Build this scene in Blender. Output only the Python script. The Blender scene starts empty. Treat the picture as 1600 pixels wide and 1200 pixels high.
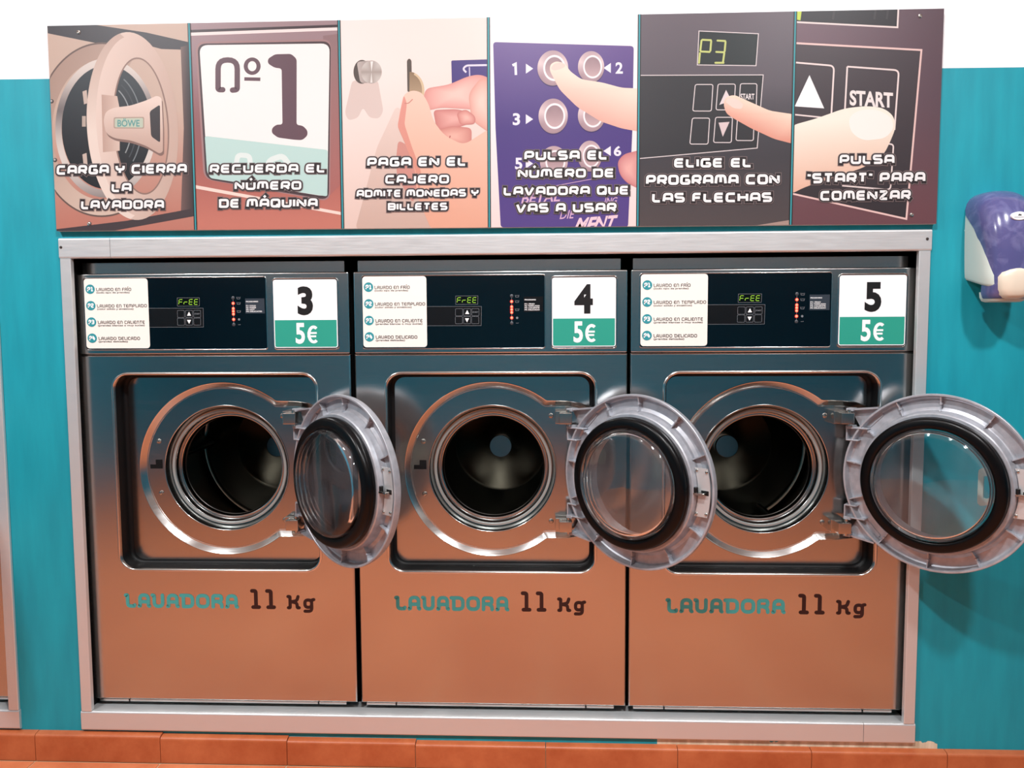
import bpy, bmesh, math, random
from mathutils import Matrix, Vector
from mathutils.geometry import tessellate_polygon
random.seed(7)
sc = bpy.context.scene
COL = sc.collection
PI = math.pi

# ------------------------------------------------------------------ helpers
def lin(c):
    out = []
    for v in c[:3]:
        v = v / 255.0
        out.append(v / 12.92 if v <= 0.04045 else ((v + 0.055) / 1.055) ** 2.4)
    return (out[0], out[1], out[2], 1.0)

def mat(name, rgb=None, rough=0.5, metal=0.0, spec=0.5, emit=None, estr=0.0, coat=0.0):
    m = bpy.data.materials.new(name); m.use_nodes = True
    b = m.node_tree.nodes['Principled BSDF']
    if rgb is not None: b.inputs['Base Color'].default_value = lin(rgb)
    b.inputs['Roughness'].default_value = rough
    b.inputs['Metallic'].default_value = metal
    b.inputs['Specular IOR Level'].default_value = spec
    b.inputs['Coat Weight'].default_value = coat
    if emit is not None:
        b.inputs['Emission Color'].default_value = lin(emit)
        b.inputs['Emission Strength'].default_value = estr
    return m

def nodes(m):
    nt = m.node_tree
    return nt, nt.nodes, nt.links, nt.nodes['Principled BSDF']

def noise_bump(m, scale=(1, 1, 1), nscale=40, strength=0.1, dist=0.002, detail=4, rough_var=None, col_var=None):
    nt, N, Lk, b = nodes(m)
    tc = N.new('ShaderNodeTexCoord'); mp = N.new('ShaderNodeMapping'); nz = N.new('ShaderNodeTexNoise')
    mp.inputs['Scale'].default_value = scale
    nz.inputs['Scale'].default_value = nscale; nz.inputs['Detail'].default_value = detail
    Lk.new(tc.outputs['Object'], mp.inputs['Vector']); Lk.new(mp.outputs['Vector'], nz.inputs['Vector'])
    if strength > 0:
        bp = N.new('ShaderNodeBump'); bp.inputs['Strength'].default_value = strength; bp.inputs['Distance'].default_value = dist
        Lk.new(nz.outputs['Fac'], bp.inputs['Height']); Lk.new(bp.outputs['Normal'], b.inputs['Normal'])
    if rough_var:
        mr = N.new('ShaderNodeMapRange'); mr.inputs['To Min'].default_value = rough_var[0]; mr.inputs['To Max'].default_value = rough_var[1]
        mr.inputs['From Min'].default_value = 0.3; mr.inputs['From Max'].default_value = 0.7
        Lk.new(nz.outputs['Fac'], mr.inputs['Value']); Lk.new(mr.outputs['Result'], b.inputs['Roughness'])
    if col_var:
        cr = N.new('ShaderNodeValToRGB')
        cr.color_ramp.elements[0].position = 0.3; cr.color_ramp.elements[1].position = 0.7
        cr.color_ramp.elements[0].color = lin(col_var[0]); cr.color_ramp.elements[1].color = lin(col_var[1])
        Lk.new(nz.outputs['Fac'], cr.inputs['Fac']); Lk.new(cr.outputs['Color'], b.inputs['Base Color'])
    return m

def obj(name, bm, m, parent=None, smooth=None, loc=None):
    me = bpy.data.meshes.new(name)
    bmesh.ops.recalc_face_normals(bm, faces=bm.faces) if smooth != 'keep' else None
    bm.to_mesh(me); bm.free()
    for k in (m if isinstance(m, (list, tuple)) else [m]): me.materials.append(k)
    if isinstance(smooth, (int, float)) and not isinstance(smooth, bool):
        me.shade_smooth(); me.set_sharp_from_angle(angle=math.radians(smooth))
    o = bpy.data.objects.new(name, me); COL.objects.link(o)
    if isinstance(smooth, (int, float)) and not isinstance(smooth, bool):
        wn = o.modifiers.new('weighted', 'WEIGHTED_NORMAL'); wn.keep_sharp = True; wn.weight = 80
    if parent is not None: o.parent = parent
    if loc is not None: o.location = loc
    return o

def empty(name, loc=(0, 0, 0), rz=0, parent=None):
    o = bpy.data.objects.new(name, None); COL.objects.link(o)
    o.location = loc; o.rotation_euler = (0, 0, rz); o.empty_display_size = 0.1
    if parent is not None: o.parent = parent
    return o

def tag(o, label, cat, group=None):
    o['label'] = label; o['category'] = cat
    if group: o['group'] = group
    return o

def struct(o):
    o['kind'] = 'structure'; return o

def box(bm, x0, x1, y0, y1, z0, z1, bev=0.0, seg=2, mi=0):
    r = bmesh.ops.create_cube(bm, size=1.0)
    vs = r['verts']
    for v in vs:
        v.co = Vector(((x0 + x1) / 2 + v.co.x * (x1 - x0), (y0 + y1) / 2 + v.co.y * (y1 - y0), (z0 + z1) / 2 + v.co.z * (z1 - z0)))
    fs = {f for v in vs for f in v.link_faces}
    for f in fs: f.material_index = mi
    if bev > 0:
        es = list({e for v in vs for e in v.link_edges})
        r = bmesh.ops.bevel(bm, geom=es, offset=bev, segments=seg, affect='EDGES', profile=0.5)
        for f in r['faces']: f.material_index = mi

def loft(bm, loops, closed=True, cap0=False, cap1=False, mi=0):
    rows = [[bm.verts.new(p) for p in lp] for lp in loops]
    n = len(rows[0])
    for a, b in zip(rows, rows[1:]):
        for i in range(n if closed else n - 1):
            j = (i + 1) % n
            try: bm.faces.new((a[i], a[j], b[j], b[i])).material_index = mi
            except ValueError: pass
    if cap0: bm.faces.new(rows[0]).material_index = mi
    if cap1: bm.faces.new(rows[-1]).material_index = mi
    return rows

def lathe_y(bm, prof, cx=0, cz=0, n=128, mi=0, a0=0.0, a1=2 * PI):
    """revolve (radius, y) round a line along Y"""
    full = abs(a1 - a0 - 2 * PI) < 1e-6
    m = n if full else n + 1
    loops = []
    for (r, y) in prof:
        if r < 1e-7: r = 1e-6
        loops.append([(cx + r * math.cos(a0 + (a1 - a0) * i / n), y, cz + r * math.sin(a0 + (a1 - a0) * i / n)) for i in range(m)])
    loft(bm, loops, closed=full, mi=mi)

def tube(bm, pts, r, n=12, cap=True, mi=0):
    P = [Vector(p) for p in pts]; loops = []
    up = Vector((0, 0, 1))
    for i, p in enumerate(P):
        t = (P[min(i + 1, len(P) - 1)] - P[max(i - 1, 0)]).normalized()
        s = t.cross(up)
        if s.length < 1e-3: s = t.cross(Vector((0, 1, 0)))
        s.normalize(); u = s.cross(t).normalized()
        loops.append([p + (s * math.cos(2 * PI * k / n) + u * math.sin(2 * PI * k / n)) * r for k in range(n)])
    loft(bm, loops, cap0=cap, cap1=cap, mi=mi)

def rrect_pts(x0, x1, z0, z1, r, n=8):
    pts = []
    for cx, cz, a in ((x1 - r, z1 - r, 0), (x0 + r, z1 - r, 90), (x0 + r, z0 + r, 180), (x1 - r, z0 + r, 270)):
        for i in range(n + 1):
            t = math.radians(a + 90 * i / n); pts.append((cx + r * math.cos(t), cz + r * math.sin(t)))
    return pts

def slab(bm, pts, y0, y1, mi=0, bev=0.0):
    """prism of an x,z outline; y0 is the front"""
    c = Vector((sum(p[0] for p in pts) / len(pts), sum(p[1] for p in pts) / len(pts)))
    if bev > 0:
        inner = []
        for p in pts:
            d = c - Vector(p); inner.append(Vector(p) + d.normalized() * bev)
        loops = [[(p[0], y0, p[1]) for p in inner], [(p[0], y0 + bev, p[1]) for p in pts], [(p[0], y1, p[1]) for p in pts]]
    else:
        loops = [[(p[0], y0, p[1]) for p in pts], [(p[0], y1, p[1]) for p in pts]]
    loft(bm, loops, cap0=True, cap1=True, mi=mi)

def ray_poly(poly, a):
    """distance from origin to closed polyline along angle a (star shaped)"""
    dx, dz = math.cos(a), math.sin(a); best = None
    n = len(poly)
    for i in range(n):
        x1, z1 = poly[i]; x2, z2 = poly[(i + 1) % n]
        ex, ez = x2 - x1, z2 - z1
        den = dx * ez - dz * ex
        if abs(den) < 1e-12: continue
        t = (x1 * ez - z1 * ex) / den
        s = (x1 * dz - z1 * dx) / den
        if t > 1e-9 and -1e-6 <= s <= 1 + 1e-6:
            best = t if best is None else max(best, t)
    return best if best else 0.1

def star_loop(poly, angs, y, cx=0, cz=0):
    out = []
    for a in angs:
        r = ray_poly(poly, a); out.append((cx + r * math.cos(a), y, cz + r * math.sin(a)))
    return out

# ------------------------------------------------------------------ flat print helpers (decals)
def stroke_path(pts, fil, seg=5, closed=False):
    """fillet corners of polyline"""
    P = [Vector((p[0], p[1])) for p in pts]; n = len(P); out = []
    for i in range(n):
        if not closed and i in (0, n - 1): out.append(P[i]); continue
        a, b, c = P[i - 1], P[i], P[(i + 1) % n]
        u = a - b; v = c - b; lu, lv = u.length, v.length
        if lu < 1e-9 or lv < 1e-9: continue
        u /= lu; v /= lv
        d = min(fil, lu * 0.48, lv * 0.48)
        if d < 1e-6 or abs(u.dot(v) + 1) < 1e-3: out.append(b); continue
        p0, p1 = b + u * d, b + v * d
        for k in range(seg + 1):
            t = k / seg
            out.append((1 - t) ** 2 * p0 + 2 * t * (1 - t) * b + t * t * p1)
    return out

def ribbon(sink, pts, w, closed=False, cap='butt', color=None, mi=0):
    """thick line in 2D -> faces given to sink(list of xy, color)"""
    P = []
    for p in pts:
        p = Vector((p[0], p[1]))
        if not P or (p - P[-1]).length > 1e-9: P.append(p)
    if closed and (P[0] - P[-1]).length < 1e-9: P.pop()
    n = len(P)
    if n < 2: return
    L, R = [], []
    for i in range(n):
        if closed: a, c = P[i - 1], P[(i + 1) % n]
        else: a, c = P[max(i - 1, 0)], P[min(i + 1, n - 1)]
        b = P[i]
        d1 = (b - a) if (b - a).length > 1e-9 else (c - b)
        d2 = (c - b) if (c - b).length > 1e-9 else (b - a)
        d1 = d1.normalized(); d2 = d2.normalized()
        n1 = Vector((-d1.y, d1.x)); n2 = Vector((-d2.y, d2.x))
        m = n1 + n2
        if m.length < 1e-6: m = n1.copy()
        m.normalize(); s = 1.0 / max(0.35, m.dot(n1))
        L.append(b + m * (w / 2 * s)); R.append(b - m * (w / 2 * s))
    for i in range(n if closed else n - 1):
        j = (i + 1) % n
        sink([L[i], R[i], R[j], L[j]], color)
    if cap != 'butt' and not closed:
        for e, q in ((P[0], P[0] - P[1]), (P[-1], P[-1] - P[-2])):
            q = q.normalized(); nn = Vector((-q.y, q.x))
            if cap == 'round':
                arc = [e + nn * (w / 2 * math.cos(t)) + q * (w / 2 * math.sin(t)) for t in [PI * k / 8 for k in range(9)]]
                sink(arc, color)
            else:
                sink([e + nn * w / 2, e + nn * w / 2 + q * w / 2, e - nn * w / 2 + q * w / 2, e - nn * w / 2], color)

A1 = 1.12
FONT_A = {  # wide squared display letters: (advance width, [(polyline, closed)])
 'A': (1.1, [([(0, 0), (.1, 1), (1, 1), (1, 0)], 0), ([(.06, .36), (1, .36)], 0)]),
 'B': (1.1, [([(0, -.12), (0, 1.12)], 0), ([(0, 1), (1, 1), (1, 0), (0, 0)], 0), ([(0, .5), (1, .5)], 0)]),
 'C': (1.1, [([(1, 1), (0.06, 1), (0, 0), (1, 0)], 0)]),
 'D': (1.1, [([(0, -.12), (0, 1.12)], 0), ([(0, 1), (1, 1), (1, 0), (0, 0)], 0)]),
 'E': (1.05, [([(1, 1), (0.06, 1), (0, 0), (1, 0)], 0), ([(.1, .5), (.95, .5)], 0)]),
 'F': (1.0, [([(1, 1), (0.04, 1), (0, 0)], 0), ([(.1, .48), (.9, .48)], 0)]),
 'G': (1.1, [([(1, 1), (0.06, 1), (0, 0), (1, 0), (1, .46), (.5, .46)], 0)]),
 'H': (1.1, [([(0, 0), (0, 1)], 0), ([(1, 0), (1, 1)], 0), ([(0, .5), (1, .5)], 0)]),
 'I': (.0, [([(0, 0), (0, 1)], 0)]),
 'J': (.95, [([(1, 1), (1, 0), (0, 0), (0, .25)], 0)]),
 'L': (.95, [([(0.05, 1), (0, 0), (1, 0)], 0)]),
 'M': (1.3, [([(0, 0), (0.08, 1), (.92, 1), (1, 0)], 0), ([(.5, 1), (.5, .15)], 0)]),
 'N': (1.1, [([(0, 0), (0, 1), (1, 0), (1, 1)], 0)]),
 'O': (1.1, [([(0, 0), (0, 1), (1, 1), (1, 0)], 1)]),
 'P': (1.05, [([(0, 0), (0.03, 1), (1, 1), (1, .36), (.2, .36)], 0)]),
 'Q': (1.1, [([(0, 0), (0, 1), (1, 1), (1, 0)], 1), ([(.6, .3), (1.08, -.1)], 0)]),
 'R': (1.05, [([(0, 0), (0.03, 1), (1, 1), (1, .4), (.2, .4)], 0), ([(.5, .4), (1, 0)], 0)]),
 'S': (1.05, [([(1, 1), (0, 1), (0, .52), (1, .48), (1, 0), (0, 0)], 0)]),
 'T': (1.0, [([(0, 1), (1, 1)], 0), ([(.5, 1), (.45, 0)], 0)]),
 'U': (1.1, [([(0, 1), (0, 0), (1, 0), (1, 1)], 0)]),
 'V': (1.1, [([(0, 1), (.36, 0), (.5, 0), (1, 1)], 0)]),
 'Y': (1.05, [([(0, 1), (0.02, .5), (1, .5), (1, 1)], 0), ([(.5, .5), (.45, 0)], 0)]),
 'Z': (1.05, [([(0, 1), (1, 1), (0, 0), (1, 0)], 0)]),
 '\u201d': (.35, [([(.1, 1.05), (-.1, .75)], 0), ([(.9, 1.05), (.7, .75)], 0)]),
 '\u201c': (.35, [([(.3, 1.05), (.1, .75)], 0), ([(1.1, 1.05), (.9, .75)], 0)]),
}
ACC = {'\u00da': 'U', '\u00c1': 'A', '\u00cd': 'I'}
FONT_B = {  # rounded letters with little serifs
 'L': (.78, [([(-.18, .98), (.06, 1), (.06, 0), (.95, 0), (1, .1)], 0)]),
 'A': (.92, [([(-.05, 0), (0.05, 0.02), (0.05, 1), (.95, 1), (.95, .05), (1.05, 0)], 0), ([(.05, .4), (.95, .4)], 0)]),
 'V': (.92, [([(-.14, 1), (.05, .97), (.05, 0), (.95, 0), (.95, 1)], 0)]),
 'D': (.98, [([(-.14, 1), (1, 1), (1, 0), (.1, 0)], 0), ([(.1, 0), (.1, .98)], 0)]),
 'O': (1.0, [([(0, 0), (0, 1), (1, 1), (1, 0)], 1)]),
 'R': (.9, [([(0, 0), (0, 1), (.5, 1)], 0), ([(.4, 1), (.92, 1), (.92, .48), (.1, .48)], 0), ([(.5, .48), (.92, .3), (.95, 0)], 0)]),
 'E': (.8, [([(1, .92), (.9, 1), (0, 1), (0, 0), (.9, 0), (1, .08)], 0), ([(0, .5), (.8, .5)], 0)]),
 'N': (.88, [([(0, 0), (0, 1), (1, 1), (1, 0)], 0)]),
 'F': (.75, [([(1, 1), (0, 1), (0, 0)], 0), ([(0, .5), (.8, .5)], 0)]),
 'I': (.0, [([(0, 0), (0, 1)], 0)]),
 'T': (.85, [([(0, 1), (1, 1)], 0), ([(.5, 1), (.5, 0)], 0)]),
 'M': (1.2, [([(0, 0), (0, 1), (.5, 1), (.5, .2)], 0), ([(.5, 1), (1, 1), (1, 0)], 0)]),
 'P': (.85, [([(0, 0), (0, 1), (1, 1), (1, .42), (0, .42)], 0)]),
 'C': (.85, [([(1, .9), (.9, 1), (0, 1), (0, 0), (.9, 0), (1, .1)], 0)]),
 '1': (.5, [([(-.1, .98), (.5, .98), (.5, 0)], 0), ([(-.1, 0), (1.1, 0)], 0)]),
 '2': (.8, [([(0, .85), (.1, 1), (1, 1), (1, .52), (0, .4), (0, 0), (1, 0)], 0)]),
 '3': (.8, [([(0, 1), (1, 1), (1, .5), (.3, .5)], 0), ([(1, .5), (1, 0), (0, 0)], 0)]),
 '4': (.8, [([(.2, 1), (0, .3), (1.1, .3)], 0), ([(.75, .7), (.75, 0)], 0)]),
 'K': (.8, [([(-.12, 1), (.1, 1), (.1, 0), (-.1, 0)], 0), ([(1, 1), (.85, .62), (.1, .52)], 0), ([(.3, .52), (.85, .45), (.9, 0), (1.1, 0)], 0)]),
 'g': (.8, [([(.85, .7), (.1, .7), (.1, .05), (.85, .05)], 1), ([(1.1, .74), (.85, .7), (.85, -.3), (.1, -.3)], 0)]),
}

def text_runs(s, font, t, gap, space):
    """strokes of a line of text in units of cap height; returns list of (pts, closed), total width"""
    x = 0.0; runs = []
    for ch in s:
        if ch == ' ': x += space; continue
        acc = ch in ACC; base = ACC.get(ch, ch)
        w, strokes = font[base]
        iw = max(w - t, 0.0) if w > 0 else 0.0
        for pts, cl in strokes:
            runs.append(([(x + t / 2 + p[0] * iw, t / 2 + p[1] * (1 - t)) for p in pts], cl))
        if acc:
            mx = x + t / 2 + iw / 2
            runs.append(([(mx - .06, 1.14), (mx + .14, 1.32)], 0))
        x += (iw + t) + gap
    return runs, x - gap

def text_strokes(sink, s, x0, x1, zb, zt, font=FONT_A, t=.2, fil=.2, cap='butt', gap=.16, space=.7, color=None, grow=0.0, slope=0.0, off=(0, 0)):
    runs, W = text_runs(s, font, t, gap, space)
    h = zt - zb; sx = (x1 - x0) / W
    ax = sx / h if h else 1
    for pts, cl in runs:
        # work in isotropic space: x scaled to real, z scaled by h
        q = [(x0 + p[0] * sx + off[0], zb + p[1] * h + slope * (p[0] * sx) + off[1]) for p in pts]
        path = stroke_path(q, fil * abs(h), closed=bool(cl))
        own = getattr(sink, '__self__', None)
        if own is not None: own.y -= 3e-6
        ribbon(sink, path, t * abs(h) + grow, closed=bool(cl), cap=('square' if (grow > 0 and cap == 'butt') else cap), color=color)

_tc = {}
def font_text(s, offset=0.0):
    """outline of the built-in font: verts 2D (size 1) and faces"""
    k = (s, offset)
    if k in _tc: return _tc[k]
    cu = bpy.data.curves.new('glyphs', 'FONT'); cu.body = s; cu.size = 1.0; cu.offset = offset; cu.resolution_u = 4; cu.fill_mode = 'FRONT'
    cu.dimensions = '2D'
    o = bpy.data.objects.new('glyphs', cu); COL.objects.link(o)
    bpy.context.view_layer.update()
    dg = bpy.context.evaluated_depsgraph_get(); ev = o.evaluated_get(dg); me = ev.to_mesh()
    V = [(v.co.x, v.co.y) for v in me.vertices]; F = [tuple(p.vertices) for p in me.polygons]
    ev.to_mesh_clear(); bpy.data.objects.remove(o); bpy.data.curves.remove(cu)
    _tc[k] = (V, F); return V, F

def text_font(sink, s, x0, x1, zb, zt, offset=0.0, color=None, shear=0.0, slope=0.0):
    V, F = font_text(s, offset)
    if not V: return
    a0, a1 = min(v[0] for v in V), max(v[0] for v in V); b0, b1 = min(v[1] for v in V), max(v[1] for v in V)
    def m(v):
        u = (v[0] - a0) / (a1 - a0); w = (v[1] - b0) / (b1 - b0)
        return (x0 + u * (x1 - x0) + shear * w * (zt - zb), zb + w * (zt - zb) + slope * u * (x1 - x0))
    for f in F: sink([m(V[i]) for i in f], color)

class Decal:
    """flat print on a plane y = const, colours per vertex or by material index"""
    def __init__(self, y=0.0, mapf=None):
        self.bm = bmesh.new(); self.y = y; self.mapf = mapf or (lambda p: (p[0], p[1])); self.mi = 0
        self.cl = self.bm.loops.layers.float_color.new('Ink')
    def sink(self, pts, color=None):
        q = [self.mapf(p) for p in pts]
        vs = [self.bm.verts.new((p[0], self.y, p[1])) for p in q]
        try: f = self.bm.faces.new(vs)
        except ValueError: return
        f.material_index = self.mi
        if color is not None:
            cols = [color(p) if callable(color) else color for p in pts]
            for lp, c in zip(f.loops, cols): lp[self.cl] = tuple(v * .68 for v in lin(c)[:3]) + (1.0,)
    def layer(self, dy=-0.00002): self.y += dy
    def poly(self, pts, color=None, fil=0, seg=6):
        if fil: pts = [tuple(p) for p in stroke_path(pts, fil, seg, closed=True)]
        tri = tessellate_polygon([[Vector((p[0], p[1], 0)) for p in pts]])
        for t in tri: self.sink([pts[i] for i in t], color)
    def grid(self, x0, x1, y0, y1, fn, nx=8, ny=10):
        for i in range(nx):
            for j in range(ny):
                X0, X1 = x0 + (x1 - x0) * i / nx, x0 + (x1 - x0) * (i + 1) / nx
                Y0, Y1 = y0 + (y1 - y0) * j / ny, y0 + (y1 - y0) * (j + 1) / ny
                self.sink([(X0, Y0), (X1, Y0), (X1, Y1), (X0, Y1)], fn)
    def ring(self, cx, cy, rx, ry, sx, sy, color, rot=0.0, n=72, a0=0, a1=360, c2=None):
        c, s = math.cos(rot), math.sin(rot); c2 = c2 or (cx, cy)
        def pt(o, a, b, t):
            u, v = a * math.cos(t), b * math.sin(t); return (o[0] + u * c - v * s, o[1] + u * s + v * c)
        for k in range(n):
            t0 = math.radians(a0 + (a1 - a0) * k / n); t1 = math.radians(a0 + (a1 - a0) * (k + 1) / n)
            if sx <= 0: self.sink([pt((cx, cy), rx, ry, t0), pt((cx, cy), rx, ry, t1), c2], color)
            else: self.sink([pt((cx, cy), rx, ry, t0), pt((cx, cy), rx, ry, t1), pt(c2, sx, sy, t1), pt(c2, sx, sy, t0)], color)
    def soft(self, pts, edge, mid, fil=20, rings=5):
        """blob shaded from its rim colour to its middle colour: nested outlines toward the spine"""
        P = [Vector(p) for p in stroke_path(pts, fil, 6, closed=True)]
        c = sum(P, Vector((0, 0))) / len(P)
        def mix(a, b, t): return tuple(a[i] * (1 - t) + b[i] * t for i in range(3))
        def ev(f, p): return f(p) if callable(f) else f
        prev = P
        for k in range(1, rings + 1):
            s = 1 - k / rings * 0.85
            cur = [c + (p - c) * s for p in P]
            t0, t1 = ((k - 1) / rings) ** .7, (k / rings) ** .7
            for i in range(len(P)):
                j = (i + 1) % len(P)
                q = [prev[i], prev[j], cur[j], cur[i]]
                cs = [mix(ev(edge, q[0]), ev(mid, q[0]), t0), mix(ev(edge, q[1]), ev(mid, q[1]), t0), mix(ev(edge, q[2]), ev(mid, q[2]), t1), mix(ev(edge, q[3]), ev(mid, q[3]), t1)]
                it = iter(cs); self.sink(q, lambda p, it=it: next(it))
            prev = cur
        for i in range(len(prev)):
            self.sink([prev[i], prev[(i + 1) % len(prev)], c], lambda p: mix(ev(edge, p), ev(mid, p), 1))
    def line(self, pts, w, color=None, closed=False, fil=0, cap='butt'):
        if fil: pts = stroke_path(pts, fil, closed=closed)
        self.y -= 4e-6
        ribbon(self.sink, pts, w, closed=closed, cap=cap, color=color)
    def make(self, name, m, parent=None):
        for f in self.bm.faces:
            f.normal_update()
            if f.normal.y > 0: f.normal_flip()
        return obj(name, self.bm, m, parent, smooth='keep')
# ------------------------------------------------------------------ materials
def wall_paint():
    m = mat('teal_and_white_wall_paint', rough=0.55)
    nt, N, Lk, b = nodes(m)
    tc = N.new('ShaderNodeTexCoord'); sp = N.new('ShaderNodeSeparateXYZ'); Lk.new(tc.outputs['Object'], sp.inputs[0])
    # paint line, slightly sloping
    ad = N.new('ShaderNodeMath'); ad.operation = 'MULTIPLY_ADD'; ad.inputs[1].default_value = 0.0066; Lk.new(sp.outputs['X'], ad.inputs[0]); Lk.new(sp.outputs['Z'], ad.inputs[2])
    gt = N.new('ShaderNodeMath'); gt.operation = 'GREATER_THAN'; gt.inputs[1].default_value = 1.660; Lk.new(ad.outputs[0], gt.inputs[0])
    # brushed-on streaks in the teal
    mp = N.new('ShaderNodeMapping'); mp.inputs['Scale'].default_value = (1.2, 1, .18); Lk.new(tc.outputs['Object'], mp.inputs['Vector'])
    nz = N.new('ShaderNodeTexNoise'); nz.inputs['Scale'].default_value = 26; nz.inputs['Detail'].default_value = 6; Lk.new(mp.outputs[0], nz.inputs['Vector'])
    cr = N.new('ShaderNodeValToRGB'); cr.color_ramp.elements[0].position = .3; cr.color_ramp.elements[1].position = .72
    cr.color_ramp.elements[0].color = lin(TEAL0); cr.color_ramp.elements[1].color = lin(TEAL1); Lk.new(nz.outputs['Fac'], cr.inputs['Fac'])
    # paint chips and the bare plaster strip low on the right
    n2 = N.new('ShaderNodeTexNoise'); n2.inputs['Scale'].default_value = 9; n2.inputs['Detail'].default_value = 8; n2.inputs['Roughness'].default_value = .7; Lk.new(tc.outputs['Object'], n2.inputs['Vector'])
    def rng(src, a, b_, lo=0.0, hi=1.0):
        r = N.new('ShaderNodeMapRange'); r.inputs['From Min'].default_value = a; r.inputs['From Max'].default_value = b_
        r.inputs['To Min'].default_value = lo; r.inputs['To Max'].default_value = hi; Lk.new(src, r.inputs['Value']); return r.outputs[0]
    xa = rng(sp.outputs['X'], .36, .50); xb = rng(sp.outputs['X'], 1.10, 1.16, 1, 0)
    zz = rng(sp.outputs['Z'], .022, -.022, -.28, .35)
    mu = N.new('ShaderNodeMath'); mu.operation = 'MULTIPLY'; Lk.new(xa, mu.inputs[0]); Lk.new(xb, mu.inputs[1])
    a2 = N.new('ShaderNodeMath'); a2.operation = 'ADD'; Lk.new(n2.outputs['Fac'], a2.inputs[0]); Lk.new(zz, a2.inputs[1])
    g2 = N.new('ShaderNodeMath'); g2.operation = 'GREATER_THAN'; g2.inputs[1].default_value = .50; Lk.new(a2.outputs[0], g2.inputs[0])
    bare = N.new('ShaderNodeMath'); bare.operation = 'MULTIPLY'; Lk.new(mu.outputs[0], bare.inputs[0]); Lk.new(g2.outputs[0], bare.inputs[1])
    gb = N.new('ShaderNodeMath'); gb.operation = 'GREATER_THAN'; gb.inputs[1].default_value = .5; Lk.new(bare.outputs[0], gb.inputs[0])
    n3 = N.new('ShaderNodeTexNoise'); n3.inputs['Scale'].default_value = 17; n3.inputs['Detail'].default_value = 3; Lk.new(tc.outputs['Object'], n3.inputs['Vector'])
    chip = N.new('ShaderNodeMath'); chip.operation = 'GREATER_THAN'; chip.inputs[1].default_value = .775; Lk.new(n3.outputs['Fac'], chip.inputs[0])
    def mix(f, a, c2):
        x = N.new('ShaderNodeMix'); x.data_type = 'RGBA'; Lk.new(f, x.inputs['Factor']); Lk.new(a, x.inputs['A'])
        if isinstance(c2, tuple): x.inputs['B'].default_value = c2
        else: Lk.new(c2, x.inputs['B'])
        return x.outputs['Result']
    c = mix(chip.outputs[0], cr.outputs['Color'], lin((150, 195, 195)))
    pl = N.new('ShaderNodeValToRGB'); pl.color_ramp.elements[0].position = .4; pl.color_ramp.elements[1].position = .62
    pl.color_ramp.elements[0].color = lin((196, 178, 150)); pl.color_ramp.elements[1].color = lin((232, 218, 192)); Lk.new(nz.outputs['Fac'], pl.inputs['Fac'])
    c = mix(gb.outputs[0], c, pl.outputs['Color'])
    c = mix(gt.outputs[0], c, lin((238, 238, 240)))
    Lk.new(c, b.inputs['Base Color'])
    bp = N.new('ShaderNodeBump'); bp.inputs['Strength'].default_value = .25; bp.inputs['Distance'].default_value = .002
    Lk.new(nz.outputs['Fac'], bp.inputs['Height']); Lk.new(bp.outputs[0], b.inputs['Normal'])
    return m
TEAL0, TEAL1 = (2, 138, 154), (8, 152, 168)

def tile_mat(name, scale, a, b_, rough=.45):
    m = mat(name, rough=rough); nt, N, Lk, b = nodes(m)
    tc = N.new('ShaderNodeTexCoord'); nz = N.new('ShaderNodeTexNoise'); nz.inputs['Scale'].default_value = scale; nz.inputs['Detail'].default_value = 8; nz.inputs['Roughness'].default_value = .68
    n2 = N.new('ShaderNodeTexNoise'); n2.inputs['Scale'].default_value = 3.1; n2.inputs['Detail'].default_value = 3
    ad = N.new('ShaderNodeMath'); ad.operation = 'ADD'
    Lk.new(tc.outputs['Object'], nz.inputs['Vector']); Lk.new(tc.outputs['Object'], n2.inputs['Vector'])
    Lk.new(nz.outputs['Fac'], ad.inputs[0]); Lk.new(n2.outputs['Fac'], ad.inputs[1])
    hv = N.new('ShaderNodeMath'); hv.operation = 'MULTIPLY'; hv.inputs[1].default_value = .5; Lk.new(ad.outputs[0], hv.inputs[0])
    cr = N.new('ShaderNodeValToRGB'); cr.color_ramp.elements[0].position = .36; cr.color_ramp.elements[1].position = .64
    cr.color_ramp.elements[0].color = lin(a); cr.color_ramp.elements[1].color = lin(b_)
    Lk.new(hv.outputs[0], cr.inputs['Fac']); Lk.new(cr.outputs['Color'], b.inputs['Base Color'])
    bp = N.new('ShaderNodeBump'); bp.inputs['Strength'].default_value = .12; bp.inputs['Distance'].default_value = .002
    Lk.new(nz.outputs['Fac'], bp.inputs['Height']); Lk.new(bp.outputs[0], b.inputs['Normal'])
    return m

M = {}
M['wall'] = wall_paint()
M['white'] = mat('white_ceiling_paint', (235, 235, 232), .7)
M['farwall'] = noise_bump(mat('teal_wall_paint', (0, 130, 160), .6), nscale=12, strength=.05, col_var=((0, 124, 156), (2, 136, 164)))
M['floor'] = tile_mat('terracotta_floor_tile', 16, (190, 104, 66), (214, 132, 90), .4)
M['tile'] = tile_mat('terracotta_skirting_tile', 22, (166, 80, 42), (192, 108, 66), .4)
M['grout'] = noise_bump(mat('pale_grout', (196, 166, 132), .9), nscale=60, strength=.3)
M['steel'] = noise_bump(mat('brushed_stainless_steel', (196, 196, 194), .27, 1.0), scale=(.5, 1, 16), nscale=30, strength=.006, dist=.0004, rough_var=(.185, .225))
M['steel2'] = noise_bump(mat('pressed_stainless_steel', (186, 186, 184), .24, 1.0), scale=(.5, 1, 12), nscale=30, strength=.006, dist=.0004, rough_var=(.165, .20))
M['alu'] = noise_bump(mat('satin_aluminium_profile', (216, 218, 218), .32, .6), scale=(.5, 1, 10), nscale=30, strength=.04, dist=.0006, rough_var=(.32, .45))
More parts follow.
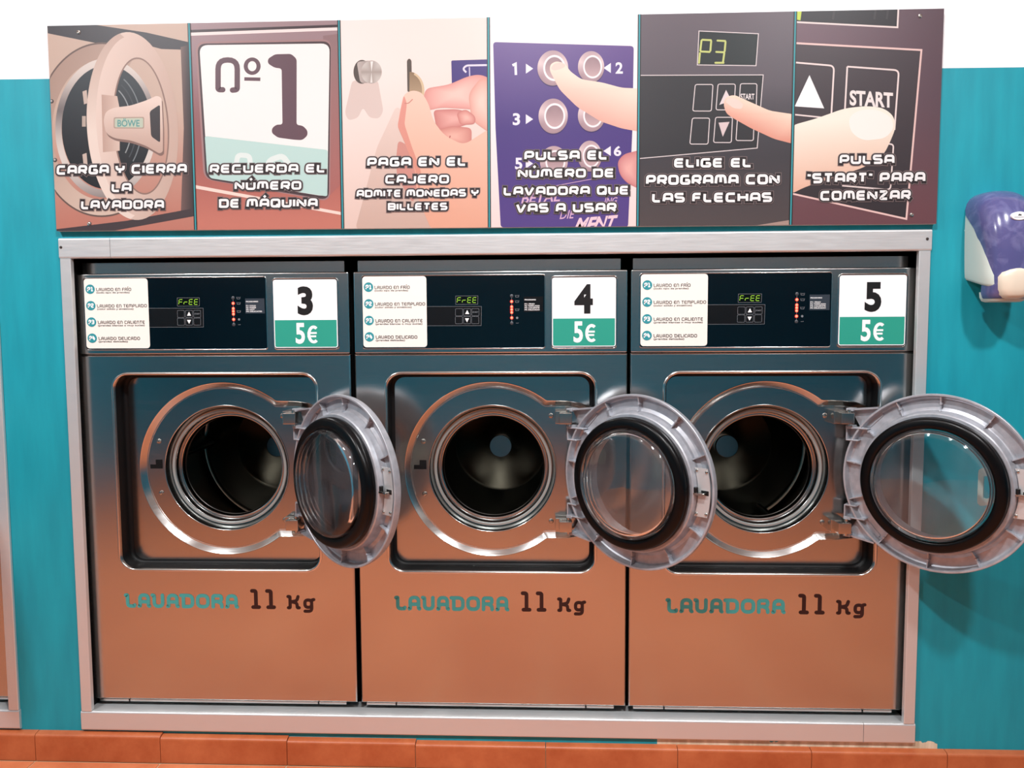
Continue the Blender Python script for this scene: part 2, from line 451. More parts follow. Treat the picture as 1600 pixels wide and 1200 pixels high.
M['cast'] = noise_bump(mat('cast_aluminium', (176, 178, 184), .40, .45), nscale=55, strength=.10, dist=.0010, col_var=((164, 167, 174), (186, 188, 194)))
M['bright'] = mat('polished_steel_edge', (215, 213, 208), .18, 1.0)
M['chrome'] = mat('zinc_screw_metal', (190, 188, 182), .22, 1.0)
M['liner'] = noise_bump(mat('black_recess_liner', (5, 5, 6), .5, 0, .25), nscale=140, strength=.4, dist=.001)
M['rubber'] = mat('black_door_rubber', (5, 5, 6), .3, 0, .22)
M['sealgrey'] = mat('pale_grey_seal_ring', (165, 172, 170), .35, .5)
M['black'] = mat('black_plastic', (8, 8, 9), .4)
M['gap'] = mat('dark_housing_and_gap_shade', (10, 10, 11), .8, 0, .2)  # dark housing parts; also paints shade onto the wall opening jambs
M['panelglass'] = mat('black_control_glass', (4, 6, 12), .12, 0, .8)
M['label'] = mat('white_sticker_vinyl', (236, 232, 224), .45)
M['teal_ink'] = mat('teal_ink', (38, 140, 150), .5)
M['ink'] = mat('dark_ink', (52, 46, 44), .5)
M['white_ink'] = mat('white_ink', (238, 240, 240), .5)
M['black_ink'] = mat('black_ink', (8, 8, 10), .45)
M['green_ink'] = mat('green_ink', (40, 150, 130), .4)
M['plate'] = mat('white_number_plate', (240, 243, 245), .35)
M['grey_ink'] = mat('grey_print', (120, 126, 132), .5)
M['keytile'] = mat('black_membrane_key', (5, 6, 9), .3)
M['greyl'] = mat('smoked_grey_label', (42, 52, 62), .4)
M['led_on'] = mat('red_led_lit', (90, 10, 6), .4, emit=(255, 104, 78), estr=4.0)
M['led_glow'] = mat('red_led_window_and_glow', (70, 6, 4), .4, emit=(220, 28, 16), estr=.8)
M['led_off'] = mat('unlit_led', (60, 64, 70), .4)
M['digit'] = mat('green_display_digits_lit', (30, 60, 10), .5, emit=(172, 225, 60), estr=1.0)
M['dispblack'] = mat('black_display_window', (3, 4, 3), .2)
M['letter_teal'] = mat('teal_vinyl_lettering', (62, 150, 146), .45)
M['letter_dark'] = mat('dark_maroon_vinyl_lettering', (40, 12, 12), .45)
M['cream'] = mat('cream_plastic', (226, 216, 196), .35)
M['dispwhite'] = mat('white_dispenser_plastic', (196, 208, 200), .4)
M['board_edge'] = mat('white_board_core', (190, 186, 182), .5)
M['teal2'] = M['farwall']
M['lamp'] = mat('lit_lamp_diffuser', (255, 255, 255), .5, emit=(255, 250, 240), estr=6.0)
M['lamp_frame'] = mat('white_lamp_frame', (235, 235, 235), .4)

def ink_mat():
    m = mat('printed_board_ink', rough=.42, spec=.35); nt, N, Lk, b = nodes(m)
    at = N.new('ShaderNodeAttribute'); at.attribute_name = 'Ink'; Lk.new(at.outputs['Color'], b.inputs['Base Color']); return m
M['print'] = ink_mat()

def cover_mat():
    m = mat('translucent_blue_cover', (92, 92, 150), .2, 0, .5, coat=.3); nt, N, Lk, b = nodes(m)
    b.inputs['Transmission Weight'].default_value = .25
    tc = N.new('ShaderNodeTexCoord'); nz = N.new('ShaderNodeTexNoise'); nz.inputs['Scale'].default_value = 22; nz.inputs['Detail'].default_value = 3
    nz.inputs['Distortion'].default_value = 1.6
    Lk.new(tc.outputs['Object'], nz.inputs['Vector'])
    cr = N.new('ShaderNodeValToRGB'); cr.color_ramp.elements[0].position = .46; cr.color_ramp.elements[1].position = .66
    cr.color_ramp.elements[0].color = lin((94, 94, 148)); cr.color_ramp.elements[1].color = lin((116, 116, 166))
    Lk.new(nz.outputs['Fac'], cr.inputs['Fac']); Lk.new(cr.outputs['Color'], b.inputs['Base Color']); return m
M['cover'] = cover_mat()

def glass_mat():
    m = bpy.data.materials.new('soapy_door_glass'); m.use_nodes = True
    nt = m.node_tree; N = nt.nodes; Lk = nt.links; N.remove(N['Principled BSDF']); out = N['Material Output']
    tr = N.new('ShaderNodeBsdfTransparent'); tr.inputs['Color'].default_value = (.93, .95, .95, 1)
    gl = N.new('ShaderNodeBsdfGlossy'); gl.inputs['Roughness'].default_value = .04; gl.inputs['Color'].default_value = (1, 1, 1, 1)
    fr = N.new('ShaderNodeFresnel'); fr.inputs['IOR'].default_value = 1.5
    mx = N.new('ShaderNodeMixShader'); Lk.new(fr.outputs[0], mx.inputs[0]); Lk.new(tr.outputs[0], mx.inputs[1]); Lk.new(gl.outputs[0], mx.inputs[2])
    # thin dried soap film
    df = N.new('ShaderNodeBsdfDiffuse'); df.inputs['Color'].default_value = lin((205, 203, 212))
    tc = N.new('ShaderNodeTexCoord'); nz = N.new('ShaderNodeTexNoise'); nz.inputs['Scale'].default_value = 7; nz.inputs['Detail'].default_value = 4
    Lk.new(tc.outputs['Object'], nz.inputs['Vector'])
    mr = N.new('ShaderNodeMapRange'); mr.inputs['From Min'].default_value = .35; mr.inputs['From Max'].default_value = .8; mr.inputs['To Min'].default_value = .0; mr.inputs['To Max'].default_value = .06
    Lk.new(nz.outputs['Fac'], mr.inputs['Value'])
    m2 = N.new('ShaderNodeMixShader'); Lk.new(mr.outputs[0], m2.inputs[0]); Lk.new(mx.outputs[0], m2.inputs[1]); Lk.new(df.outputs[0], m2.inputs[2])
    Lk.new(m2.outputs[0], out.inputs['Surface']); return m
M['glass'] = glass_mat()

def drum_mat(name, rgb, rough, aniso):
    m = mat(name, rgb, rough, 1.0); nt, N, Lk, b = nodes(m)
    b.inputs['Anisotropic'].default_value = aniso
    tg = N.new('ShaderNodeTangent'); tg.direction_type = 'RADIAL'; tg.axis = 'Y'; Lk.new(tg.outputs[0], b.inputs['Tangent']); return m
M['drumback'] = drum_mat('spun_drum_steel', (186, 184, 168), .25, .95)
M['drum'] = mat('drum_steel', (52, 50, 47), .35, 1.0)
M['cap'] = mat('hub_cap_steel', (140, 142, 142), .25, 1.0)
# ------------------------------------------------------------------ the room
FZ = -0.078
RX0, RX1, RY0, CZ = -3.0, 2.9, -4.85, 2.62
YW = 0.008
# washer wall with two openings
def wall_back():
    bm = bmesh.new()
    xs = [RX0, -2.016, -1.2525, -1.0535, 1.0605, RX1]; zs = [FZ, 0.03, 1.23, CZ]
    def hole(i, j): return j == 1 and i in (1, 3)
    T = .05
    for i in range(5):
        for j in range(3):
            if hole(i, j):
                x0, x1, z0, z1 = xs[i], xs[i + 1], zs[j], zs[j + 1]
                for q in (((x0, z0), (x0, z1)), ((x0, z1), (x1, z1)), ((x1, z1), (x1, z0)), ((x1, z0), (x0, z0))):
                    (a, b), (c, d) = q
                    bm.faces.new([bm.verts.new(p) for p in ((a, YW, b), (c, YW, d), (c, YW + T, d), (a, YW + T, b))]).material_index = 1  # jambs of the painted wall blackened to stand in for gap shade
            else:
                for y in (YW, YW + T):
                    bm.faces.new([bm.verts.new(p) for p in ((xs[i], y, zs[j]), (xs[i + 1], y, zs[j]), (xs[i + 1], y, zs[j + 1]), (xs[i], y, zs[j + 1]))])
    bmesh.ops.remove_doubles(bm, verts=bm.verts, dist=1e-5)
    return struct(obj('wall_back', bm, [M['wall'], M['gap']]))
wall_back()
def plane(name, pts, m):
    bm = bmesh.new(); bm.faces.new([bm.verts.new(p) for p in pts]); return struct(obj(name, bm, m, smooth='keep'))
def boxobj(name, b, m):
    bm = bmesh.new(); box(bm, *b); return struct(obj(name, bm, m))
for nm, a, b in (('wall_left', RX0 - .1, RX0), ('wall_right', RX1, RX1 + .1)):
    bm = bmesh.new(); box(bm, a, b, RY0, 1.15, FZ, 1.66, mi=0); box(bm, a, b, RY0, 1.15, 1.66, CZ, mi=1); struct(obj(nm, bm, [M['farwall'], M['white']]))
bm = bmesh.new(); box(bm, RX0 - .1, RX1 + .1, RY0 - .1, RY0, FZ, 1.66, mi=0); box(bm, RX0 - .1, RX1 + .1, RY0 - .1, RY0, 1.66, CZ, mi=1)
struct(obj('wall_front', bm, [M['farwall'], M['white']]))
boxobj('wall_service', (RX0, RX1, 1.15, 1.2, FZ, CZ), M['gap'])
boxobj('ceiling', (RX0 - .1, RX1 + .1, RY0 - .1, 1.2, CZ, CZ + .1), M['white'])
# tiled floor: grout bed and terracotta tiles as one floor mesh
bm = bmesh.new()
box(bm, RX0 - .1, RX1 + .1, RY0 - .1, 1.2, FZ - .1, FZ - .002, mi=1)
TS = .333
i = 0
x = -1.1887 - 6 * TS
while x < RX1:
    y = -.014
    while y > RY0:
        x0, x1 = max(x + .002, RX0), min(x + TS - .002, RX1)
        if x1 - x0 > .01:
            box(bm, x0, x1, max(y - TS + .002, RY0), y - .002, FZ - .004, FZ, mi=0)
        y -= TS
    x += TS
struct(obj('floor', bm, [M['floor'], M['grout']]))
# skirting tiles along the washer wall
bm = bmesh.new()
box(bm, RX0, RX1, -.006, YW, FZ, -.030, mi=1)
x = -1.1887 - 6 * .3335
while x < RX1:
    x0, x1 = max(x + .0008, RX0), min(x + .3335 - .0008, RX1)
    if x1 > x0 + .01:
        b2 = bmesh.new(); 
        zt_ = -.0155 + .011 * min(1, max(0, (-.15 - x0) / 1.05))
        pr = [(-.012, FZ), (-.012, zt_ - .0095), (-.0105, zt_ - .005), (-.007, zt_ - .002), (YW, zt_), (YW, FZ)]
        loft(bm, [[(x0, p[0], p[1]) for p in pr], [(x1, p[0], p[1]) for p in pr]], cap0=True, cap1=True, mi=0)
        b2.free()
    x += .3335
struct(obj('baseboard_back', bm, [M['tile'], M['grout']], smooth=50))

# ------------------------------------------------------------------ metal surround frames
def screw(name, x, y, z, r, parent, axis=-1, m=None):
    """small domed screw with socket, facing -y"""
    bm = bmesh.new()
    lathe_y(bm, [(0, y - .45 * r), (.32 * r, y - .45 * r), (.34 * r, y - .75 * r), (.62 * r, y - .72 * r), (.92 * r, y - .35 * r), (r, y), (0, y)], x, z, 20)
    return obj(name, bm, m or M['chrome'], parent, smooth=40)

def surround(x0, x1, post_l=True, seams=(), bseams=()):
    root = empty('metal_surround_frame', (x0, 0, 0))
    X0, X1 = 0, x1 - x0
    def prof_rail(z0, z1, depth, r):
        pts = []
        for cx, cz, a in ((0 + r, z0 + r, 180), (0 + r, z1 - r, 90)):
            seq = [a + 90 - 90 * k / 5 for k in range(6)] if a == 180 else [180 - 90 * k / 5 for k in range(6)]
            for t in seq:
                pts.append((cx + r * math.cos(math.radians(t)), cz + r * math.sin(math.radians(t))))
        pts += [(depth, z1), (depth, z0)]
        return pts
    def rail(name, z0, z1, depth, cuts, r=.005):
        bm = bmesh.new(); ed = [X0 - (.0 if name == 'x' else .0)] + [c - x0 for c in cuts] + [X1]
        pr = prof_rail(z0, z1, depth, r)
        for a, b in zip(ed, ed[1:]):
            g0 = .0006 if a != ed[0] else 0; g1 = .0006 if b != ed[-1] else 0
            loft(bm, [[(a + g0, p[0], p[1]) for p in pr], [(b - g1, p[0], p[1]) for p in pr]], cap0=True, cap1=True)
        return obj(name, bm, M['alu'], root, smooth=40)
    rail('top_rail', 1.2255, 1.2765, YW + .0005, seams)
    br = rail('bottom_rail', 0, .0515, YW + .0005, bseams)
    bm = bmesh.new(); box(bm, X0 + .016, X1 - .016, YW + .0004, .075, .047, .0515, .0008); obj('sill_ledge', bm, M['alu'], root)
    for s in (0, 1):
        bm = bmesh.new()
        f = (lambda a: X0 + a) if s == 0 else (lambda a: X1 - a)
        # L section: face flange, inward return
        P = [(.0015, .0012), (.0027, 0), (.0273, 0), (.0285, .0012), (.0285, YW + .005), (.0185, YW + .005), (.0185, YW - .0005), (.0015, YW - .0005)]
        loft(bm, [[(f(p[0]), p[1], .052) for p in P], [(f(p[0]), p[1], 1.225) for p in P]], cap0=True, cap1=True)
        obj('side_post', bm, M['alu'], root)
    for xx in (X0 + .006, X1 - .011): screw('screw', xx, 0, 1.2535, .0035, root, m=M['ink'])
    return root
fr = surround(-1.0700, 1.0705, seams=(-.9385,), bseams=(.9435,))
tag(fr, 'long brushed aluminium frame around the three numbered washing machines', 'frame')
fr2 = surround(-2.02, -1.2360)
tag(fr2, 'aluminium frame edge cut off by the left picture edge, left of the teal strip', 'frame')
# ------------------------------------------------------------------ washing machines
AXZ = .6785      # door axis height (frame datum)
def ring_poly(R, ex):
    """outline of the pressed area: circle with two arms running to the right"""
    pts = []
    a0 = math.acos(min(.999, (.141 - ex * .35) / R)) if True else 0
    for k in range(0, 97):
        t = a0 + (2 * PI - 2 * a0) * k / 96
        pts.append((R * math.cos(t), R * math.sin(t)))
    zt = pts[0][1]
    top = [(.1935, zt - .001), (.2284, zt - .0055), (.2445, zt - .013), (.2585 - ex, zt - .0145)]
    lower = [(p[0], -p[1]) for p in top]
    return pts + lower + list(reversed(top))

def door_parts(root, th, mirror=1):
    """porthole door; its own origin on the hinge line"""
    hx, hy = .197, .017 + .0
    d = empty('door', (hx, hy, AXZ), th, root)
    C = (-hx, AXZ * 0)  # ring centre relative to hinge
    cx, y0 = -hx, .012 - hy   # rim plane local y; +y is the inner side when shut
    bm = bmesh.new()
    # cast ring: from the inner bore round the outer face to the rim lip and the channel
    prof = [(.129, y0 + .010), (.127, y0 - .020), (.131, y0 - .0262), (.142, y0 - .0278), (.188, y0 - .0278), (.200, y0 - .0255), (.2075, y0 - .019),
            (.2100, y0 - .010), (.2103, y0 - .001), (.2093, y0), (.2058, y0), (.2050, y0 - .001), (.2042, y0 - .010), (.2015, y0 - .0175), (.198, y0 - .0195), (.178, y0 - .0185),
            (.1705, y0 - .014), (.1675, y0 - .004), (.1655, y0 + .009), (.1630, y0 + .0115), (.150, y0 + .0115), (.132, y0 + .0115), (.129, y0 + .010)]
    lathe_y(bm, prof, cx, 0, 144)
    # hinge ears
    for s in (1, -1):
        def q(x0, x1, ya, yb, z0, z1, bv=.0015):
            box(bm, x0, x1, ya, yb, min(s * z0, s * z1), max(s * z0, s * z1), bv, 1)
        # back web of the ear
        poly = [(.0040, .1600), (-.062, .1690), (-.075, .150), (-.045, .118), (-.032, .1165), (-.020, .1165)]
        pl = [(p[0], s * p[1]) for p in poly]
        loft(bm, [[(p[0], y0 - .022, p[1]) for p in pl], [(p[0], y0 - .017, p[1]) for p in pl]], cap0=True, cap1=True)
        # outer flange of the ear and lugs
        top = [((.006, .1605), (-.066, .1700))]
        for (a, b) in top:
            L = [(a[0], s * a[1]), (b[0], s * b[1]), (b[0], s * (b[1] - .004)), (a[0], s * (a[1] - .004))]
            loft(bm, [[(p[0], y0 - .022, p[1]) for p in L], [(p[0], y0 - .001, p[1]) for p in L]], cap0=True, cap1=True)
        q(-.010, .0085, y0 - .023, y0 + .004, .1555, .1635)
        q(-.010, .0085, y0 - .023, y0 + .004, .1115, .1200)
        q(.0045, .0085, y0 - .023, y0 + .002, .0840, .1200)
        q(-.022, .0085, y0 - .023, y0 + .002, .0810, .0850)
        q(-.044, -.008, y0 - .023, y0 + .002, .1120, .1160)
        q(-.022, .0060, y0 - .0235, y0 - .019, .0830, .1150)
    obj('door_ring', bm, M['cast'], d, smooth=24)
    # ribs in the channel (image angle, bossed or not)
    for deg, boss in ((25, 0), (55, 1), (88, 1), (116, 1), (145, .6), (172, .6), (199, 0), (234, .8), (267, 1), (299, 1), (330, 0)):
        a = PI - math.radians(deg)
        bm = bmesh.new()
        c, s = math.cos(a), math.sin(a)
        def P(r, t, y): return (cx + r * c - t * s, y, r * s + t * c)
        w = .0013
        loft(bm, [[P(.169, -w, y0 - .019), P(.169, w, y0 - .019), P(.169, w, y0 - .0035), P(.169, -w, y0 - .0035)],
                  [P(.186, -w, y0 - .019), P(.186, w, y0 - .019), P(.186, w, y0 - .0075), P(.186, -w, y0 - .0075)],
                  [P(.2045, -w, y0 - .019), P(.2045, w, y0 - .019), P(.2045, w, y0 - .0030), P(.2045, -w, y0 - .0030)]], cap0=True, cap1=True)
        if boss: 
            p = P(.187, 0, 0); lathe_y(bm, [(0, y0 - .0045), (.0024, y0 - .0045), (.0032 * (.6 + .4 * boss), y0 - .0055), (.0034 * (.6 + .4 * boss), y0 - .019)], p[0], p[2], 14)
        obj('rib', bm, M['cast'], d, smooth=40)
    # gasket
    bm = bmesh.new()
    lathe_y(bm, [(.132, y0 + .010), (.1545, y0 + .010), (.1572, y0 + .013), (.1575, y0 + .0195), (.1555, y0 + .0210), (.1550, y0 + .0225), (.1568, y0 + .0240), (.1567, y0 + .0300),
                 (.1545, y0 + .0345), (.1500, y0 + .0370), (.1400, y0 + .0378), (.1345, y0 + .0372), (.1318, y0 + .0345), (.1316, y0 + .010), (.132, y0 + .010)], cx, 0, 128)
    obj('door_gasket', bm, M['rubber'], d, smooth=40)
    # porthole glass bowl with wall thickness
    bm = bmesh.new()
    out = [(.1312, y0 + .014), (.1308, y0 + .034), (.1295, y0 + .0415), (.126, y0 + .0470), (.120, y0 + .0500), (.110, y0 + .0512), (.06, y0 + .0525), (0, y0 + .053)]
    inn = [(0, y0 + .0475), (.06, y0 + .047), (.108, y0 + .0455), (.117, y0 + .0440), (.122, y0 + .0410), (.1245, y0 + .036), (.1255, y0 + .028), (.1262, y0 + .014), (.1312, y0 + .014)]
    lathe_y(bm, out + inn, cx, 0, 128)
    obj('door_glass', bm, M['glass'], d, smooth=40)
    # latch plate on the free side, screws, slot, hook
    A = lambda deg, r: (cx - r * math.cos(math.radians(deg)), r * math.sin(math.radians(deg)))
    bm = bmesh.new(); yy = y0 - .0025; ho = []
    n = 14; lo, hi = -19.0, 19.0
    for r, flip in ((.1690, 0), (.1995, 1)):
        seq = [lo + (hi - lo) * k / n for k in range(n + 1)]
        if flip: seq = [v * .84 for v in reversed(seq)]
        ho += [A(t, r) for t in seq]
    loft(bm, [[(p[0], yy, p[1]) for p in ho], [(p[0], yy - .0018, p[1]) for p in ho]], cap0=True, cap1=True)
    obj('latch_plate', bm, M['alu'], d)
    for deg, r in ((16.5, .1725), (14, .1955), (-16.5, .1725), (-14, .1955)):
        p = A(deg, r); bm = bmesh.new()
        lathe_y(bm, [(0, yy + .0016), (.0012, yy + .0016), (.0013, yy + .003), (.0026, yy + .0026), (.0034, yy + .0004), (.0036, yy - .001)], p[0], p[1], 16)
        obj('screw', bm, M['chrome'], d, smooth=45)
    bm = bmesh.new(); p = A(0, .186); box(bm, p[0] - .0095, p[0] + .0095, yy - .0015, yy + .0005, -.0055, .0055, .0005, 1); obj('latch_slot', bm, M['black'], d)
    bm = bmesh.new(); box(bm, A(0, .1900)[0], A(0, .1640)[0], yy + .0005, yy + .0135, -.0042, .0012, .001, 1)
    obj('latch_hook', bm, M['chrome'], d)
    bm = bmesh.new(); p = A(0, .1685); lathe_z(bm, [(0, .0125), (.0042, .0125), (.005, .0115), (.005, .0005), (0, .0005)], p[0], yy + .0085, 18); obj('latch_pin', bm, M['black'], d, smooth=40)
    # outer handle: lever with a slotted triangular grip reaching over the glass
    bm = bmesh.new()
    outl = [(-.172, .020), (-.165, .021), (-.130, .026), (-.098, .042), (-.089, .044), (-.083, .038), (-.083, -.038), (-.089, -.044), (-.098, -.042), (-.130, -.026), (-.165, -.021), (-.172, -.020), (-.176, -.010), (-.176, .010)]
    slot = [(-.117, .016), (-.100, .027), (-.094, .025), (-.094, -.025), (-.100, -.027), (-.117, -.016)]
    oc = (-.106, 0)
    N_ = 72; angs = [2 * PI * k / N_ for k in range(N_)]
    po = [(p[0] - oc[0], p[1]) for p in outl]; ps = [(p[0] - oc[0], p[1]) for p in slot]
    ya, yb = y0 - .0295, y0 - .0375
    lo_ = [star_loop(ps, angs, ya, cx + oc[0]), star_loop(po, angs, ya, cx + oc[0]), star_loop(po, angs, yb, cx + oc[0]), star_loop(ps, angs, yb, cx + oc[0]), star_loop(ps, angs, ya, cx + oc[0])]
    loft(bm, lo_)
    box(bm, cx - .172, cx - .140, y0 - .033, y0 - .026, -.030, .030, .002, 2)
    obj('handle', bm, M['dispwhite'], d, smooth=40)
    return d

def lathe_z(bm, prof, cx, cy, n=24, mi=0):
    loft(bm, [[(cx + max(r, 1e-6) * math.cos(2 * PI * i / n), cy + max(r, 1e-6) * math.sin(2 * PI * i / n), z) for i in range(n)] for (r, z) in prof], mi=mi)

NA = 288
ANG = [2 * PI * k / NA for k in range(NA)]
def seven_seg(D, s, x0, x1, z0, z1, w, sl=.12):
    """slanted seven segment letters"""
    segs = {'F': 'abcd'[0:0] + 'AFGE', 'r': 'EG', 'E': 'AFGED', 'P': 'ABFGE', '3': 'ABGCD'}
    n = len(s); cw = (x1 - x0) / n
    for i, ch in enumerate(s):
        a = x0 + cw * i; b = a + cw * .68; m_ = (z0 + z1) / 2; g = w * .55
        def S(x, z): return (x + (z - z0) * sl, z)
        co = {'A': ((a + g, z1), (b - g, z1)), 'G': ((a + g, m_), (b - g, m_)), 'D': ((a + g, z0), (b - g, z0)),
              'F': ((a, m_ + g), (a, z1 - g)), 'E': ((a, z0 + g), (a, m_ - g)), 'B': ((b, m_ + g), (b, z1 - g)), 'C': ((b, z0 + g), (b, m_ - g))}
        for k in segs[ch]: ribbon(D.sink, [S(*co[k][0]), S(*co[k][1])], w)

def washer(cxw, width, number=None, th=139.0, label='', spanish=True, group=None):
    sx = width / .695; Y = .030
    root = empty('washing_machine', (cxw, Y, 0))
    tag(root, label, 'washing machine', group)
    hw = width / 2
    # ---- carcass behind the front
    bm = bmesh.new(); box(bm, -hw + .006, hw - .006, .60, .74, .070, 1.190); 
    box(bm, -hw + .006, -hw + .012, .020, .60, .070, 1.190); box(bm, hw - .012, hw - .006, .020, .60, .070, 1.190)
    box(bm, -hw + .006, hw - .006, .020, .60, .070, .076); box(bm, -hw + .006, hw - .006, .020, .60, 1.184, 1.190)
    obj('carcass', bm, M['gap'], root)
    bm = bmesh.new(); box(bm, -hw + .02, hw - .02, .10, .70, FZ, .070); obj('plinth', bm, M['gap'], root)
    bm = bmesh.new()
    for a, b in ((-.335, -.258), (-.254, .243), (.247, .318)): box(bm, a * sx, b * sx, .006, .012, .0625, .0685)
    obj('kick_strip', bm, M['steel'], root)
    # ---- lid strip
    bm = bmesh.new(); box(bm, -.341 * sx, .3325 * sx, .022, .58, 1.1895, 1.2195, .002, 2); obj('lid', bm, M['steel'], root, smooth=40)
    # ---- lower front panel with the rounded recess
    RC = rrect_pts(-.2655, .2655, -.2575, .2555, .040, 10)
    def rr(o): return rrect_pts(-.2655 - o, .2655 + o, -.2575 - o, .2555 + o, .040 + o, 10)
    zb, zt = .0715 - AXZ, .9812 - AXZ
    rect = lambda o: [(hw - o, zt - o), (-hw + o, zt - o), (-hw + o, zb + o), (hw - o, zb + o)]
    angs = sorted(set([round(a, 6) for a in ANG] + [round(math.atan2(z, x) % (2 * PI), 6) for o in (0, .003) for x, z in rect(o)]))
    bm = bmesh.new()
    L = [star_loop(rect(0), angs, .020, 0, AXZ), star_loop(rect(0), angs, .003, 0, AXZ), star_loop(rect(.003), angs, 0, 0, AXZ)]
    loft(bm, L)
    loft(bm, [L[-1], star_loop(rr(.0035), angs, 0, 0, AXZ)])
    bmesh.ops.remove_doubles(bm, verts=bm.verts, dist=1e-6)
    obj('front_panel', bm, M['steel'], root, smooth=30)
    # rolled edge of the recess
    bm = bmesh.new(); lo = []
    for k in range(9):
        t = math.radians(-20 + 110 * k / 8 + 20)
        t = PI * k / 8
        o = .0035 * math.cos(t); y = -.0030 * math.sin(t)
        lo.append(star_loop(rr(o), angs, y, 0, AXZ))
    lo.append(star_loop(rr(-.0035), angs, .006, 0, AXZ))
    loft(bm, lo); obj('recess_trim', bm, M['bright'], root, smooth=60)
    # black liner walls of the recess
    bm = bmesh.new(); lo = [star_loop(rr(-.0033), angs, .0015, 0, AXZ), star_loop(rr(-.0033), angs, .040, 0, AXZ)]
    for k in range(1, 5):
        t = PI / 2 * k / 4; lo.append(star_loop(rr(-.0033 - .010 * (1 - math.cos(t))), angs, .040 + .010 * math.sin(t), 0, AXZ))
    loft(bm, lo); obj('recess_liner', bm, M['liner'], root, smooth=60)
    # pressed plate with the stepped door seat
    bm = bmesh.new(); zc = AXZ
    p1, p2 = ring_poly(.2285, 0), ring_poly(.2145, .0125)
    loft(bm, [star_loop(rr(-.0125), angs, .050, 0, zc), star_loop(p1, angs, .050, 0, zc)])
    loft(bm, [star_loop(p2, angs, .0612, 0, zc)] + [[(r * math.cos(a), .0612, zc + r * math.sin(a)) for a in angs] for r in (.19, .1675)])
    obj('recess_plate', bm, M['steel2'], root, smooth=20)
    bm = bmesh.new()
    sl = [star_loop(ring_poly(.2300, -.001), angs, .0502, 0, zc), star_loop(ring_poly(.2290, 0), angs, .0488, 0, zc), star_loop(ring_poly(.2274, .0010), angs, .0494, 0, zc), star_loop(ring_poly(.2156, .0118), angs, .0600, 0, zc), star_loop(ring_poly(.2138, .0130), angs, .0600, 0, zc), star_loop(ring_poly(.2126, .0138), angs, .0614, 0, zc)]
    loft(bm, sl[:3], mi=1); loft(bm, sl[2:4], mi=0); loft(bm, sl[3:], mi=1)
    bmesh.ops.remove_doubles(bm, verts=bm.verts, dist=1e-6)
    obj('door_seat', bm, [M['steel2'], M['bright']], root, smooth=25)
    # mouth of the tub
    bm = bmesh.new()
    lathe_y(bm, [(.1690, .0615), (.1682, .0594), (.1668, .0590), (.1650, .0600), (.1630, .068), (.1570, .0800), (.1545, .0805)], 0, zc, 144)
    obj('mouth_ring', bm, M['steel2'], root, smooth=50)
    bm = bmesh.new(); lathe_y(bm, [(.1555, .0790), (.1545, .0770), (.1500, .0765), (.1485, .0775), (.1480, .086)], 0, zc, 144); obj('seal_ring', bm, M['sealgrey'], root, smooth=50)
    bm = bmesh.new(); lathe_y(bm, [(.1482, .0830), (.1470, .084), (.1435, .0960), (.1400, .0965), (.1385, .0955), (.1370, .0962), (.1365, .104)], 0, zc, 144); obj('tub_lip', bm, M['steel2'], root, smooth=50)
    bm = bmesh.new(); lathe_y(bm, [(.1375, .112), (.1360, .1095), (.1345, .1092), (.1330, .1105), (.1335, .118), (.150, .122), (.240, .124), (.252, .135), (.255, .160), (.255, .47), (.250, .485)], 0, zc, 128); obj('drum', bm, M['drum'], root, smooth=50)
    bm = bmesh.new(); lathe_y(bm, [(.250, .485), (.235, .492), (.150, .497), (.140, .494), (.090, .478), (.040, .463), (0, .463)], 0, 0, 128); o = obj('drum_back', bm, M['drumback'], root, smooth=60); o.location = (0, 0, zc)
    bm = bmesh.new(); lathe_y(bm, [(0, 0), (.0325, 0), (.0335, .0001), (.0350, .0011), (.0352, .0030), (.0345, .0195)], 0, 0, 64); o = obj('hub_cap', bm, M['cap'], root, smooth=25); o.location = (0, .4500, zc); o.rotation_euler = (math.radians(-4.5), 0, 0)
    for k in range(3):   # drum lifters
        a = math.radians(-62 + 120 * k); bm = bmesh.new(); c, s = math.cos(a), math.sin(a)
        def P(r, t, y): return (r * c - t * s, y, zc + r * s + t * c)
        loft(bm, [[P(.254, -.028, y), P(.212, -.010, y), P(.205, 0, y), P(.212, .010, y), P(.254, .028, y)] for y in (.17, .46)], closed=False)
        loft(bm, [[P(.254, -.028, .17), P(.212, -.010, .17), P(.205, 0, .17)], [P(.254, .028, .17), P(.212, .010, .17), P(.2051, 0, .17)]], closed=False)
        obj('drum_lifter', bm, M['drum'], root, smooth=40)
    # screws, latch hole, hinge blocks
    for x, z in ((-.181, .751), (-.179, .6115)): screw('screw', x, .0612, z, .0068, root)
    bm = bmesh.new(); slab(bm, [(-.2065, .6775), (-.1735, .6775), (-.1735, .7015), (-.1915, .7015), (-.1915, .6885), (-.2065, .6885)], .0603, .0618); obj('latch_hole', bm, M['gap'], root)
    for s in (1, -1):
        zc2 = AXZ + s * .139
        screw('screw', .1535, .0612, zc2 + .001, .0066, root)
        bm = bmesh.new()
        box(bm, .1735, .2060, .0035, .0300, zc2 - .0142, zc2 + .0142, .002, 2)
        box(bm, .1640, .2020, .0290, .0614, zc2 - .0165, zc2 + .0165, .0015, 2)
        lathe_z(bm, [(0, zc2 - .021), (.0045, zc2 - .021), (.0045, zc2 + .021), (0, zc2 + .021)], .197, .017, 16)
        obj('hinge_block', bm, M['chrome'], root, smooth=40)
    # ---- control housing
    bm = bmesh.new(); box(bm, -hw, hw, 0, .022, .9830, 1.1892, .004, 3); ch = obj('control_housing', bm, M['steel'], root, smooth=40)
    def X(v): return v * sx
